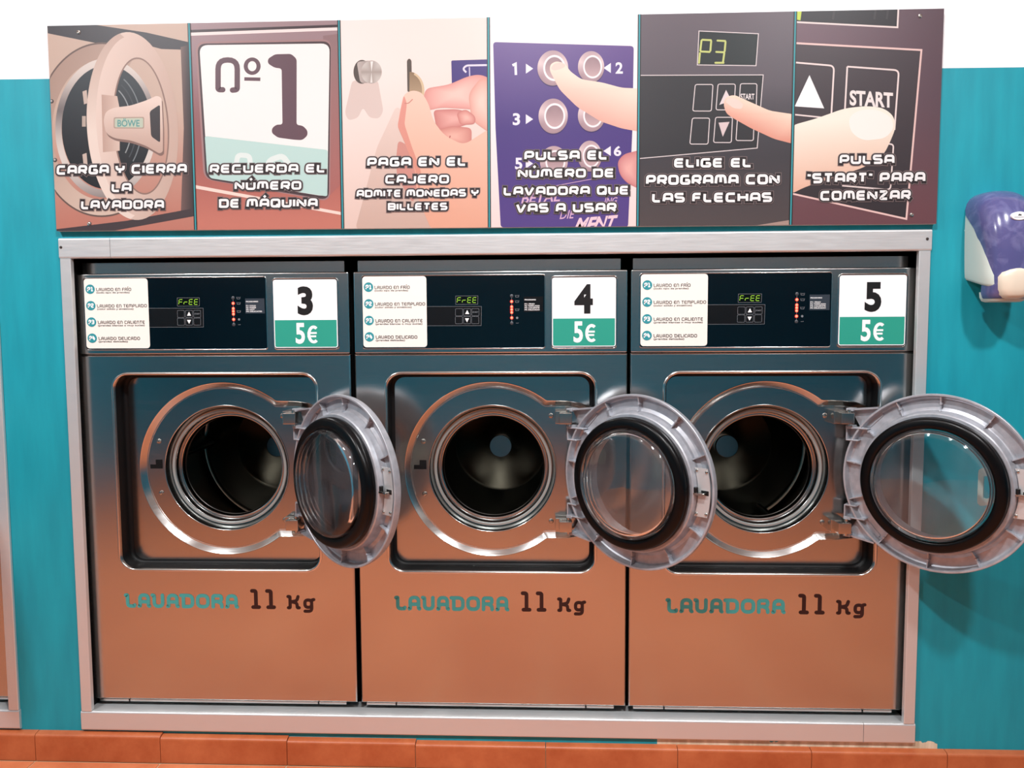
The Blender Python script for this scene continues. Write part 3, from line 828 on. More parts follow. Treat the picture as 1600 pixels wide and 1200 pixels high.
    def bezel(name, x0, x1, z0, z1, r):
        bm = bmesh.new(); lo = []
        for k in range(7):
            t = PI * k / 6; o = .0016 * math.cos(t)
            lo.append([(p[0], -.0014 * math.sin(t), p[1]) for p in rrect_pts(x0 - o, x1 + o, z0 - o, z1 + o, r + o, 6)])
        loft(bm, lo); return obj(name, bm, M['steel2'], root, smooth=60)
    bezel('panel_bezel', X(-.3255), X(.1398), .9955, 1.1785, .006)
    bezel('plate_bezel', X(.1560), X(.3210), .9950, 1.1740, .009)
    # glass display strip
    bm = bmesh.new(); slab(bm, rrect_pts(X(-.3245), X(.1388), .9965, 1.1775, .005, 6), -.0012, .001); dp = obj('display_panel', bm, M['panelglass'], root)
    # program sticker
    bm = bmesh.new(); slab(bm, rrect_pts(X(-.3237), X(-.1600), .9995, 1.1768, .008, 6), -.0018, -.0011); st = obj('program_sticker', bm, M['label'], root)
    if number:
        D = Decal(-.0021)
        rows = [('1', 'LAVADO EN FR\u00cdO', '(todo tipo de prendas)', 1.1502, -.2923, -.2025, -.2070), ('2', 'LAVADO EN TEMPLADO', '(color s\u00f3lido y sint\u00e9ticos)', 1.1085, -.2920, -.1640, -.1985),
                ('3', 'LAVADO EN CALIENTE', '(prendas blancas o muy sucias)', 1.0668, -.2916, -.1713, -.1715), ('4', 'LAVADO DELICADO', '(prendas delicadas)', 1.0258, -.2915, -.1850, -.2165)]
        for k, (n_, a, b, z, x0, x1, x2) in enumerate(rows):
            D.mi = 0; D.ring(X(-.3078), z, .0120 * sx, .0120, 0, 0, None, n=40)
            D.mi = 1; text_strokes(D.sink, a, X(x0), X(x1), z - .0050, z + .0030, FONT_B, t=.17, fil=.3, gap=.2, space=.55, cap='round')
            text_font(D.sink, b, X(x0), X(x2), z - .0120, z - .0065, .012)
            D.layer(); D.mi = 2; text_strokes(D.sink, 'P' + n_, X(-.3078) - .0075, X(-.3078) + .0070, z - .0055, z + .0060, FONT_B, t=.24, fil=.3, gap=.2, cap='round')
            D.layer(+.00002)
        D.make('program_text', [M['teal_ink'], M['ink'], M['white_ink']], st)
    # read-out
    bm = bmesh.new(); slab(bm, [(X(-.0860), 1.1058), (X(-.0298), 1.1058), (X(-.0292), 1.1268), (X(-.0858), 1.1268)], -.0017, -.0011); ro = obj('readout', bm, M['dispblack'], root)
    D = Decal(-.0019); D.line([(X(-.0860), 1.1058), (X(-.0298), 1.1058), (X(-.0292), 1.1268), (X(-.0858), 1.1268)], .0006, closed=True); D.make('readout_border', M['grey_ink'], ro)
    if number:
        D = Decal(-.0020); seven_seg(D, 'FrEE', X(-.0825), X(-.0300), 1.1100, 1.1225, .0014); D.make('readout_digits', M['digit'], ro)
    # keypad
    bm = bmesh.new(); slab(bm, [(X(-.1602), 1.0528), (X(-.0215), 1.0525), (X(-.0206), 1.1005), (X(-.1602), 1.1010)], -.0015, -.0011); kp = obj('keypad', bm, M['keytile'], root)
    D = Decal(-.0017); D.line([(X(-.1600), 1.0528), (X(-.0215), 1.0525), (X(-.0206), 1.1005), (X(-.1600), 1.1010)], .0006); D.make('keypad_border', M['grey_ink'], kp)
    for c in range(3):
        for r in range(2):
            x0 = X(-.0867 + c * .0207 - r * .0006); z1 = 1.0951 - r * .0196
            q = [tuple(p) for p in rrect_pts(x0, x0 + .0180, z1 - .0180, z1, .0022, 4)]
            D = Decal(-.0018); D.mi = 0; D.poly(q)
            D.layer(); D.mi = 1; D.line(q, .0006, closed=True); cx_, cz_ = x0 + .009, z1 - .009
            if c == 1:
                D.mi = 2; s_ = 1 if r == 0 else -1; D.poly([(cx_ - .0052, cz_ - s_ * .0045), (cx_ + .0052, cz_ - s_ * .0045), (cx_, cz_ + s_ * .0055)])
            if c == 2 and r == 0:
                D.mi = 1; text_font(D.sink, 'START', cx_ - .0070, cx_ + .0070, cz_ - .0018, cz_ + .0018, .01)
            D.make('key_button', [M['keytile'], M['grey_ink'], M['white_ink']], kp)
    # lights
    xs = X(.0560)
    D = Decal(-.0017); D.line([(xs, 1.124), (xs, 1.060)], .0007); D.mi = 1
    D.layer(); q = rrect_pts(xs - .0042, xs + .0042, 1.0805, 1.1035, .0041, 6); D.poly(q)
    D.make('light_track', [M['grey_ink'], M['led_glow']], dp)
    for z, on, big in ((1.1258, 0, 1), (1.1120, 1, 1), (1.0990, 1, 0), (1.0920, 1, 0), (1.0848, 1, 0), (1.0715, 1, 1), (1.0584, 0, 1)):
        bm = bmesh.new(); r = .0030 if on else .0042
        lathe_y(bm, [(0, -.0031), (r * .6, -.0030), (r, -.0022), (r, -.0012)], xs, z, 20); o = obj('indicator_light', bm, M['led_on'] if on else M['led_off'], dp, smooth=50)
        if on and big:
            D = Decal(-.0021); D.ring(xs, z, .0043, .0043, .003, .003, None, n=24); D.make('light_ring', M['led_glow'], o) if False else D.bm.free()
            bm = bmesh.new(); lathe_y(bm, [(.0030, -.0019), (.0044, -.0019), (.0046, -.0012)], xs, z, 24); obj('indicator_glow_ring', bm, M['led_glow'], dp)  # weakly emissive ring imitates the red halo around a lit LED
    D = Decal(-.0017); xi = X(.0697)
    for z in (1.1257, 1.1121, 1.0918):
        D.line([(xi - .0048, z + .0026), (xi - .0036, z - .0026), (xi + .0036, z - .0026), (xi + .0048, z + .0026)], .0008, closed=False)
        D.line([(xi - .0030, z + .0014), (xi + .0030, z + .0014)], .0007)
    D.ring(xi, 1.0714, .0028, .0028, .0006, .0006, None, n=18)
    D.line([(xi - .003, 1.0583), (xi, 1.0583)], .0008); D.line([(xi + .0008, 1.0578), (xi + .0034, 1.0590)], .0010)
    D.make('light_symbols', M['grey_ink'], dp)
    bm = bmesh.new(); slab(bm, [(X(.0866), 1.0862), (X(.1352), 1.0862), (X(.1352), 1.1240), (X(.0866), 1.1240)], -.0016, -.0011); pl = obj('program_list', bm, M['greyl'] if number != '4' else M['keytile'], root)
    if number:
        D = Decal(-.0018)
        ls = ['PROGRAMAS', 'P1: FRIO', 'P2: TEMPLADO', 'P3: CALIENTE', 'P4: DELICADO'] if number != '3' else ['PROGRAMMES', 'P1: COLD', 'P2: WARM', 'P3: HOT', 'P4: DELICATES']
        for s_, z in zip(ls, (1.1145, 1.1040, 1.0992, 1.0944, 1.0896)):
            text_font(D.sink, s_, X(.0888), X(.0888) + .0031 * len(s_) , z, z + .0034, .02)
        D.make('program_list_text', M['white_ink'], pl)
    # number plate
    bm = bmesh.new(); slab(bm, rrect_pts(X(.1570), X(.3200), .9960, 1.1730, .008, 6), -.0008, .001); obj('plate_recess', bm, M['gap'], root)
    bm = bmesh.new(); slab(bm, rrect_pts(X(.1580), X(.3182), .9990, 1.1705, .006, 6), -.0016, -.0004); np_ = obj('number_plate', bm, M['plate'], root)
    if number:
        D = Decal(-.0019); g = .0022
        q = rrect_pts(X(.1580) + g, X(.3182) - g, .9990 + g, 1.0690, .004, 5); q = [(p[0], p[1] if p[1] < 1.05 else 1.0690) for p in q]
        D.poly(q); D.mi = 1; D.layer()
        z0, z1 = 1.0808, 1.1536
        w = {'3': (.2187, .2577), '4': (.2140, .2605), '5': (.2190, .2590)}[number]
        text_font(D.sink, number, X(w[0]), X(w[1]), z0, z1, .045)
        D.mi = 2
        text_font(D.sink, '5', X(.2120), X(.2355), 1.0090, 1.0618, .03)
        ex, ez, rx_, rz_ = X(.2575), 1.0325, .0120, .0188
        D.line([(ex + rx_ * math.cos(math.radians(a)), ez + rz_ * math.sin(math.radians(a))) for a in range(52, 309, 8)], .0074)
        D.line([(X(.2420), 1.0362), (X(.2655), 1.0362)], .0046); D.line([(X(.2420), 1.0278), (X(.2640), 1.0278)], .0046)
        D.make('plate_print', [M['green_ink'], M['black_ink'], M['white_ink']], np_)
    # ---- lettering on the lower front
    if number:
        D = Decal(-.0005); text_strokes(D.sink, 'LAVADORA', X(-.252), X(.0440), .3195, .3585, FONT_B, t=.24, fil=.32, gap=.13, cap='round')
        o = D.make('lettering', M['letter_teal'], root); o['label'] = 'teal capital word above the kick strip'
        D = Decal(-.0005)
        for x in (X(.0905), X(.1296)):
            h0, h1 = .3195, .3725; t = .0098
            for pts in ([(x, h0 + t / 2), (x, h1 - t / 2), (x - .0098, h1 - t / 2)], [(x - .0078, h0 + t / 2), (x + .0078, h0 + t / 2)]): D.line(stroke_path(pts, .006), t, cap='round')
        D.make('lettering', M['letter_dark'], root)
        D = Decal(-.0005); text_strokes(D.sink, 'Kg', X(.1725), X(.2430), .3195, .3575, FONT_B, t=.22, fil=.28, gap=.16, cap='round'); D.make('lettering', M['letter_dark'], root)
    door_parts(root, math.radians(th))
    return root

GRP = None
washer(-.6990, .7040, '3', 139.3, 'leftmost of the three framed steel washers, door open, plate showing a black 3')
washer(.0078, .6860, '4', 139.0, 'middle one of the three framed steel washers, door open, plate showing a black 4')
washer(.7080, .6980, '5', 137.4, 'rightmost framed steel washer, open door reaching over the teal wall, plate showing a 5')
washer(-1.606, .6900, None, 104.0, 'steel washer cut off by the left picture edge, behind the far left frame')
# ------------------------------------------------------------------ instruction board
BT = .0062
def board():
    root = empty('instruction_board', (0, 0, 1.2905)); root.rotation_euler = (0, .0022, 0)
    tag(root, 'long printed instruction board of six photo panels above the washers', 'sign')
    X0, X1, H = -1.069, 1.0760, .4955
    bm = bmesh.new(); box(bm, X0, X1, -BT, YW, 0, H, .0008, 1); obj('backing_board', bm, M['board_edge'], root)
    for a, b in ((-.7185, -.7135), (-.352, -.346), (.008, .0145), (.3685, .3715), (.731, .737)):
        m_ = (a + b) / 2; D = Decal(-BT - .0013); D.mi = 0; D.line([(m_, 0), (m_, H)], .0078); D.layer(); D.mi = 1; D.line([(m_, 0), (m_, H)], .0030)
        D.make('divider_stripe', [M['black_ink'], M['teal_ink']], root)
    for x, z in ((-.9911, .479), (-.9851, .0165), (1.0213, .4795), (1.0174, .0210)):
        bm = bmesh.new(); y = -BT
        lathe_y(bm, [(0, y - .0012), (.002, y - .0012), (.0022, y - .0022), (.0045, y - .0016), (.0052, y)], x, z, 20); obj('screw', bm, M['chrome'], root, smooth=45)
    def mapper(q, x0, x1):
        # crop quad TL TR BR BL -> panel rectangle (inverse bilinear by Newton)
        (ax, ay), (bx, by), (cx, cy), (dx, dy) = q
        def f(p):
            u, v = .5, .5
            for _ in range(6):
                X = (1 - v) * ((1 - u) * ax + u * bx) + v * ((1 - u) * dx + u * cx) - p[0]
                Yy = (1 - v) * ((1 - u) * ay + u * by) + v * ((1 - u) * dy + u * cy) - p[1]
                xu = (1 - v) * (bx - ax) + v * (cx - dx); xv = (1 - u) * (dx - ax) + u * (cx - bx)
                yu = (1 - v) * (by - ay) + v * (cy - dy); yv = (1 - u) * (dy - ay) + u * (cy - by)
                det = xu * yv - xv * yu
                u -= (X * yv - Yy * xv) / det; v -= (Yy * xu - X * yu) / det
            u = min(1, max(0, u)); v = min(1, max(0, v))
            return (x0 + u * (x1 - x0), H * (1 - v))
        return f
    def lerp(a, b, t): t = min(1, max(0, t)); return tuple(a[i] + (b[i] - a[i]) * t for i in range(3))
    def caption(f, lines, parent, t=.265):
        D = Decal(-BT - .0013, f)
        for s, x0, x1, yb, yt, sl in lines:
            for k, (g, c) in enumerate(((17, (128, 112, 112)), (11, (46, 38, 40)))):
                text_strokes(D.sink, s, x0, x1, yb + .5, yt + .5, FONT_A, t=t, fil=.22, gap=.13, space=.62, color=c, grow=g, slope=sl); D.layer(-.00002)
        for s, x0, x1, yb, yt, sl in lines: text_strokes(D.sink, s, x0, x1, yb, yt, FONT_A, t=t, fil=.22, gap=.13, space=.62, color=(255, 255, 255), slope=sl)
        D.make('caption', M['print'], parent)
    NB = -BT - .0004
    # ---- panel 1: washer door with handle
    q = ((42, 70), (778, 58), (818, 1135), (92, 1138)); f = mapper(q, -1.069, -.7185); D = Decal(NB, f)
    D.grid(30, 820, 50, 1145, lambda p: lerp((206, 180, 164), (196, 128, 112), (p[1] - 500) / 600), 8, 12); D.layer()
    D.poly([(42, 70), (60, 66), (300, 66), (560, 105), (790, 155), (790, 195), (640, 190), (430, 135), (330, 165), (45, 108)], (62, 60, 66)); D.layer()
    D.poly([(740, 180), (800, 170), (840, 1060), (745, 1040), (758, 600)], lambda p: lerp((120, 96, 92), (58, 54, 58), (p[0] - 745) / 40)); D.layer()
    D.poly([(60, 1145), (92, 1128), (460, 1085), (840, 1020), (840, 1062), (400, 1145)], (72, 62, 66)); D.layer()
    D.ring(330, 610, 350, 455, 262, 362, lambda p: lerp((176, 148, 134), (220, 196, 180), (p[0] + p[1] - 400) / 900), a0=60, a1=300); D.layer()
    D.ring(330, 610, 350, 455, 342, 446, (110, 90, 84), a0=60, a1=300); D.layer()
    D.ring(350, 600, 265, 362, 232, 322, lambda p: lerp((120, 112, 112), (225, 214, 206), abs(math.sin(p[1] / 160)))); D.layer()
    D.ring(355, 595, 236, 322, 0, 0, lambda p: lerp((58, 66, 72), (30, 34, 40), (p[1] - 300) / 500)); D.layer()
    for k, c in enumerate(((120, 128, 132), (70, 76, 82), (150, 156, 158))): D.ring(350, 590, 190 - 26 * k, 286 - 34 * k, 184 - 26 * k, 280 - 34 * k, c, a0=-60, a1=40); D.layer()
    D.ring(490, 592, 238, 490, 138, 350, lambda p: lerp((206, 178, 164), (238, 216, 204), (700 - p[0]) / 450), rot=-.07, c2=(535, 590)); D.layer()
    D.ring(490, 592, 238, 490, 206, 470, lambda p: lerp((200, 172, 158), (240, 222, 210), (p[1] - 120) / 500), rot=-.07, a0=100, a1=262, c2=(508, 592)); D.layer()
    D.ring(535, 590, 146, 358, 138, 350, (150, 122, 112), rot=-.07); D.layer()
    for y, r in ((408, 0), (545, 1), (735, 0)): D.poly([(228, y), (250, y - 8), (256, y + 60), (236, y + 66)], (206, 186, 174)) if not r else D.poly([(226, 535), (246, 535), (246, 590), (226, 590)], (190, 172, 160))
    D.layer()
    D.poly([(328, 424), (410, 432), (424, 500), (424, 716), (336, 724)], lambda p: lerp((196, 164, 150), (222, 196, 182), (p[0] - 330) / 90)); D.layer()
    hp = [(338, 560), (350, 512), (392, 492), (480, 482), (560, 456), (618, 430), (642, 442), (650, 600), (650, 722), (632, 732), (560, 690), (480, 662), (398, 652), (352, 626)]
    D.poly([(x + 6, y + 14) for x, y in hp], (140, 112, 104), 24); D.layer()
    D.poly(hp, lambda p: lerp((238, 216, 204), (204, 174, 160), (p[1] - 470) / 220), 24); D.layer()
    D.poly([(580, 512), (634, 476), (636, 676), (588, 642)], (60, 56, 60), 14); D.layer()
    D.poly([(392, 542), (552, 540), (552, 602), (392, 600)], (182, 160, 146), 10); D.layer(); D.poly([(398, 548), (546, 546), (546, 596), (398, 594)], (196, 206, 186), 8); D.layer()
    text_font(D.sink, 'B\u00d6WE', 412, 528, 591, 548, .02, (96, 160, 158)); D.layer()
    for x, y in ((208, 102), (66, 458), (84, 764), (266, 1100)):
        D.ring(x, y, 11, 11, 0, 0, (78, 70, 70), n=16); D.layer(); D.ring(x - 2, y - 2, 6, 6, 0, 0, (190, 180, 176), n=12); D.layer(+.00002)
    o = D.make('picture_panel', M['print'], root)
    caption(f, [('CARGA Y CIERRA', 93, 776, 842, 792, -.008), ('LA', 382, 488, 934, 886, 0), ('LAVADORA', 222, 658, 1024, 976, 0)], o)
    # ---- panel 2: number plate
    q = ((795, 57), (1543, 40), (1575, 1135), (828, 1135)); f = mapper(q, -.7135, -.352); D = Decal(NB, f)
    D.grid(780, 1590, 35, 1145, lambda p: lerp(lerp((166, 142, 146), (150, 116, 122), p[1] / 500), lerp((150, 84, 84), (206, 128, 112), (p[1] - 600) / 500), (p[1] - 300) / 500), 6, 16); D.layer()
    D.poly([(785, 104), (1560, 74), (1560, 92), (785, 122)], (246, 232, 228)); D.layer(); D.poly([(785, 92), (1560, 62), (1560, 76), (785, 106)], (70, 58, 62)); D.layer()
    D.poly([(1470, 120), (1560, 110), (1600, 900), (1510, 960)], lambda p: lerp((150, 120, 122), (176, 110, 104), (p[1] - 200) / 700)); D.layer()
    D.poly([(820, 898), (1590, 1046), (1590, 1062), (820, 916)], (250, 226, 214)); D.layer()
    D.poly([(822, 152), (1512, 138), (1514, 990), (864, 866)], (168, 132, 132), 50); D.layer(); D.poly([(832, 162), (1510, 148), (1508, 982), (874, 866)], (78, 62, 66), 46); D.layer()
    D.poly([(842, 170), (1504, 160), (1500, 964), (886, 858)], (253, 248, 245), 44); D.layer()
    D.poly([(870, 640), (1500, 716), (1500, 962), (1450, 954), (900, 862), (882, 830)], (196, 228, 222), 12); D.layer()
    D.line([(1030, 800), (1040, 740), (1100, 745), (1105, 790)], 26, (232, 244, 240), fil=20); D.line([(1190, 830), (1200, 770), (1270, 745), (1300, 790)], 30, (232, 244, 240), fil=24); D.layer()
    ink = (104, 78, 88)
    D.line([(962, 400), (938, 400), (938, 246), (1036, 246), (1036, 400), (1012, 402)], 28, ink, fil=58, cap='round')
    D.ring(1112, 278, 43, 45, 22, 26, ink); D.line([(1072, 344), (1154, 346)], 18, ink)
    D.poly([(1228, 216), (1310, 214), (1338, 240), (1340, 584), (1372, 588), (1396, 614), (1396, 640), (1370, 664), (1330, 662), (1244, 650), (1214, 626), (1214, 602), (1236, 582), (1268, 582), (1262, 290), (1226, 286), (1192, 264), (1192, 240)], ink, 14); D.layer()
    o = D.make('picture_panel', M['print'], root)
    caption(f, [('RECUERDA EL', 896, 1490, 836, 790, 0), ('N\u00daMERO', 1024, 1368, 926, 880, 0), ('DE M\u00c1QUINA', 944, 1452, 1020, 972, 0)], o)
    # ---- panel 3: coin slot and hand
    q = ((32, 38), (795, 22), (808, 1130), (62, 1132)); f = mapper(q, -.346, .008); D = Decal(NB, f)
    D.grid(20, 815, 15, 1140, lambda p: lerp(lerp((254, 240, 234), (248, 228, 220), (p[0] - 100) / 600), (236, 208, 196), (p[1] - 300) / 800), 8, 12); D.layer()
    D.poly([(98, 350), (60, 520), (80, 560), (130, 545), (155, 490), (190, 545), (240, 550), (262, 510), (232, 350)], (226, 206, 198), 20); D.layer()
    D.poly([(330, 480), (230, 700), (120, 1135), (520, 1135), (560, 700)], lambda p: lerp((238, 216, 206), (214, 182, 168), (p[1] - 480) / 600), 30); D.layer()
    D.ring(148, 305, 44, 62, 0, 0, (92, 84, 80)); D.layer(); D.poly([(120, 252), (200, 246), (210, 362), (140, 364)], lambda p: lerp((206, 194, 188), (160, 148, 142), (p[0] - 110) / 90), 20); D.layer()
    D.ring(198, 306, 54, 60, 0, 0, lambda p: lerp((176, 164, 156), (212, 204, 198), abs(math.sin(math.atan2(p[1] - 306, p[0] - 198) * 2))), n=48); D.layer(); D.poly([(198, 306), (192, 250), (206, 250)], (246, 240, 236)); D.poly([(198, 306), (192, 362), (204, 362)], (236, 230, 226)); D.layer()
    D.poly([(382, 246), (394, 234), (406, 246), (410, 410), (386, 410)], (92, 82, 74), 8); D.layer()
    D.ring(396, 405, 78, 100, 0, 0, lambda p: lerp((150, 124, 96), (186, 160, 130), (p[1] - 310) / 120), a0=-90, a1=60); D.layer(); D.ring(396, 405, 78, 100, 66, 90, (222, 196, 160), a0=-70, a1=40); D.layer()
    D.poly([(612, 246), (800, 240), (800, 380), (616, 376)], (70, 54, 128), 8); D.layer(); D.line([(800, 270), (690, 272), (672, 290), (690, 308)], 10, (230, 224, 240), fil=12); D.line([(706, 280), (708, 330)], 6, (210, 200, 226)); D.layer()
    sk = lambda p: lerp((252, 214, 196), (238, 176, 150), (p[1] - 350) / 700)
    rim = lambda p: lerp((232, 160, 148), (222, 150, 128), (p[1] - 400) / 600)
    D.soft([(480, 392), (600, 372), (700, 328), (760, 318), (815, 340), (815, 520), (700, 500), (560, 492), (486, 510), (468, 450)], (226, 154, 146), (250, 206, 194), 30); D.layer()
    D.soft([(700, 420), (770, 330), (830, 360), (830, 640), (720, 560)], (228, 164, 150), (250, 212, 198), 40); D.layer()
    D.soft([(520, 505), (640, 500), (720, 520), (730, 570), (640, 600), (540, 610)], (206, 128, 122), (238, 180, 170), 24); D.layer()
    D.soft([(640, 520), (690, 500), (740, 540), (738, 580), (660, 585)], (206, 128, 120), (244, 190, 178), 20); D.layer()
    D.soft([(536, 612), (620, 588), (720, 600), (720, 690), (600, 690), (560, 680)], (208, 134, 124), (240, 184, 168), 24); D.layer()
    D.line([(610, 640), (600, 670), (640, 690)], 6, (186, 106, 100), fil=10); D.layer()
    D.poly([(340, 660), (400, 700), (480, 740), (420, 1000), (336, 860), (330, 760)], (214, 150, 138), 30); D.layer()
    D.poly([(350, 500), (366, 424), (410, 400), (460, 412), (496, 470), (520, 560), (580, 640), (680, 690), (815, 600), (830, 1150), (520, 1150), (440, 960), (430, 820), (380, 690), (336, 590)], sk, 40); D.layer()
    D.poly([(336, 590), (352, 500), (368, 426), (384, 470), (372, 580), (412, 700), (460, 830), (452, 960), (430, 820), (380, 690)], rim, 16); D.layer()
    D.line([(372, 470), (392, 470), (414, 448)], 5, (206, 140, 128), fil=8); D.layer()
    o = D.make('picture_panel', M['print'], root)
    caption(f, [('PAGA EN EL', 180, 694, 804, 755, -.005), ('CAJERO', 274, 606, 894, 848, 0), ('ADMITE MONEDAS Y', 126, 758, 966, 926, -.003), ('BILLETES', 290, 598, 1036, 996, 0)], o)
    # ---- panel 4: numbered buttons
    q = ((815, 22), (1588, 8), (1580, 1125), (822, 1130)); f = mapper(q, .0145, .3685); D = Decal(NB, f)
    D.grid(800, 1600, 0, 1140, lambda p: lerp((252, 246, 248), (250, 226, 222), (p[1] - 500) / 600), 6, 8); D.layer()
    pu = lambda p: lerp(lerp((112, 86, 150), (76, 56, 130), (p[1] - 150) / 220), (92, 72, 142), (p[1] - 700) / 500)
    D.poly([(833, 150), (1562, 172), (1556, 600), (1534, 1130), (874, 1130), (846, 600)], pu, 18); D.layer()
    for s, x, y, h, d in (('1', 932, 322, 66, 1), ('3', 936, 586, 64, 1), ('5', 948, 820, 62, 1), ('2', 1468, 316, 60, -1), ('6', 1460, 750, 54, -1)):
        if s == '1': D.line([(x + 2, y - h + 16), (x + 18, y - h + 8), (x + 20, y)], 13, (244, 240, 250))
        else: text_font(D.sink, s, x, x + 38, y, y - h, .03, (244, 240, 250))
        ym = y - h / 2; xx = 1004 if d > 0 else 1444
        D.poly([(xx, ym - 26), (xx + d * 38, ym), (xx, ym + 26)], (244, 240, 250))
    D.layer()
    for x, y, rx, ry in ((1144, 286, 80, 92), (1342, 280, 68, 82), (1146, 538, 76, 92), (1344, 536, 70, 84), (1150, 780, 72, 84), (1336, 750, 62, 82)):
        D.ring(x, y + 6, rx, ry, 0, 0, (58, 42, 96), n=40); D.layer()
        D.ring(x, y, rx, ry, 0, 0, lambda p, y=y: lerp((236, 214, 214), (170, 140, 148), abs(p[1] - y + 30) / 80), n=48); D.layer()
        D.ring(x + 8, y, rx * .72, ry * .74, 0, 0, (250, 244, 246), n=40); D.layer(); D.ring(x + 8, y, rx * .6, ry * .62, 0, 0, lambda p, y=y: lerp((160, 132, 138), (204, 174, 176), (p[1] - y + 40) / 90), n=40); D.layer(+.00006)
    D.layer(-.0001)
    D.poly([(1128, 300), (1130, 268), (1160, 250), (1210, 262), (1230, 300), (1290, 345), (1400, 362), (1500, 390), (1600, 394), (1600, 622), (1500, 604), (1390, 566), (1270, 490), (1180, 400)], lambda p: lerp((255, 232, 214), (236, 180, 164), (p[1] - (p[0] - 1130) * .33 - 280) / 190), 24); D.layer()
    D.poly([(1132, 288), (1150, 262), (1190, 256), (1214, 274), (1190, 290), (1150, 300)], (250, 212, 200), 14); D.layer()
    D.soft([(1478, 780), (1510, 740), (1600, 716), (1600, 930), (1530, 896), (1490, 850)], (206, 128, 130), (240, 180, 172), 30); D.layer()
    pk = (226, 184, 214)
    D.line([(960, 945), (1420, 858)], 3, pk); text_font(D.sink, 'BETAL', 980, 1180, 1002, 948, .02, pk, shear=-.25, slope=-.06); text_font(D.sink, 'DIE', 1180, 1250, 1086, 1040, .01, pk, shear=-.25, slope=-.06)
    text_font(D.sink, 'ING', 1410, 1472, 1006, 972, .01, pk, shear=-.25, slope=-.06); text_font(D.sink, 'MENT', 1262, 1462, 1160, 1080, .035, (250, 214, 226), shear=-.25, slope=-.08); D.layer()
    o = D.make('picture_panel', M['print'], root)
    caption(f, [('PULSA EL', 996, 1428, 772, 722, -.006), ('N\u00daMERO DE', 962, 1462, 866, 818, -.004), ('LAVADORA QUE', 888, 1538, 960, 912, -.006), ('VAS A USAR', 954, 1474, 1052, 1002, -.006)], o)
    # ---- panel 5: keypad with finger
    q = ((65, 66), (797, 55), (768, 1082), (58, 1095)); f = mapper(q, .3715, .731); D = Decal(NB, f)
    D.grid(45, 810, 45, 1110, lambda p: lerp(lerp((112, 102, 110), (92, 86, 94), p[1] / 500), lerp((62, 60, 66), (86, 76, 76), (p[1] - 700) / 400), (p[1] - 400) / 300), 8, 12); D.layer()
    wl = (232, 220, 220)
    D.poly([(55, 358), (650, 356), (620, 708), (55, 762)], lambda p: lerp((58, 58, 62), (44, 44, 48), p[0] / 600)); D.layer()
    D.line([(55, 358), (650, 356), (620, 708), (55, 762)], 4, wl); D.layer()
    D.poly([(346, 146), (628, 160), (616, 312), (338, 308)], (38, 46, 48)); D.layer(); D.line([(346, 146), (628, 160), (616, 312), (338, 308)], 4, wl, closed=True); D.layer()
    yl = (206, 214, 128)
    for pts in ([(358, 192), (352, 240)], [(350, 252), (346, 298)], [(362, 188), (402, 190)], [(356, 244), (396, 246)], [(404, 194), (400, 240)], [(434, 192), (470, 194)], [(428, 246), (466, 248)], [(424, 298), (462, 298)], [(472, 198), (468, 242)], [(466, 252), (460, 294)]): D.line(pts, 9, yl, cap='round')
    D.layer()
    for x0, y0, x1, y1, sk_ in ((320, 402, 412, 530, 8), (430, 400, 518, 524, 6), (538, 398, 620, 520, 4), (306, 564, 396, 690, 8), (418, 560, 504, 682, 6), (524, 556, 606, 672, 4)):
        D.line([(x0 + sk_, y0), (x1, y0), (x1 - sk_, y1), (x0 - 4, y1)], 4, wl, closed=True, fil=10)
    D.layer(); text_font(D.sink, 'START', 542, 608, 474, 446, .02, (246, 236, 236)); D.layer()
    D.poly([(442, 500), (474, 428), (500, 480)], (236, 222, 222)); D.poly([(438, 586), (490, 582), (458, 654)], (226, 206, 206)); D.layer()
    D.poly([(462, 500), (468, 466), (510, 450), (570, 478), (680, 528), (800, 546), (800, 690), (700, 664), (590, 612), (500, 560), (474, 540)], lambda p: lerp((255, 226, 204), (232, 160, 140), (p[1] - (p[0] - 462) * .3 - 455) / 110), 22); D.layer()
    D.poly([(470, 486), (482, 468), (520, 468), (556, 496), (548, 520), (510, 516)], (252, 220, 208), 12); D.layer()
    D.poly([(618, 1090), (770, 1058), (790, 1095), (620, 1100)], (176, 150, 140)); D.layer()
    o = D.make('picture_panel', M['print'], root)
    caption(f, [('ELIGE EL', 226, 594, 806, 760, -.01), ('PROGRAMA CON', 94, 724, 892, 842, -.012), ('LAS FLECHAS', 122, 688, 978, 930, -.012)], o)
    # ---- panel 6: start key with thumb
    q = ((808, 53), (1520, 42), (1490, 1075), (783, 1083)); f = mapper(q, .737, 1.076); D = Decal(NB, f)
    D.grid(770, 1535, 35, 1100, lambda p: lerp(lerp((118, 92, 104), (96, 74, 84), (p[0] - 800) / 700), (112, 74, 80), (p[1] - 500) / 500), 8, 12); D.layer()
    wl = (244, 226, 222)
    D.poly([(800, 40), (1300, 34), (1296, 130), (800, 104)], (40, 36, 42)); D.layer(); D.line([(800, 104), (1296, 130), (1300, 40)], 8, wl); D.layer()
    D.poly([(800, 50), (832, 50), (826, 96), (800, 92)], (206, 226, 80)); 
    for x in (900, 1100, 1160): D.line([(x, 44), (x + 90, 46), (x + 84, 92)], 10, (60, 54, 58))
    D.layer()
    D.poly([(795, 204), (1412, 238), (1344, 1052), (775, 930)], lambda p: lerp((74, 64, 70), (54, 48, 52), (p[1] - 200) / 800)); D.layer(); D.line([(795, 204), (1412, 238), (1344, 1052), (775, 930)], 9, (244, 206, 200)); D.layer()
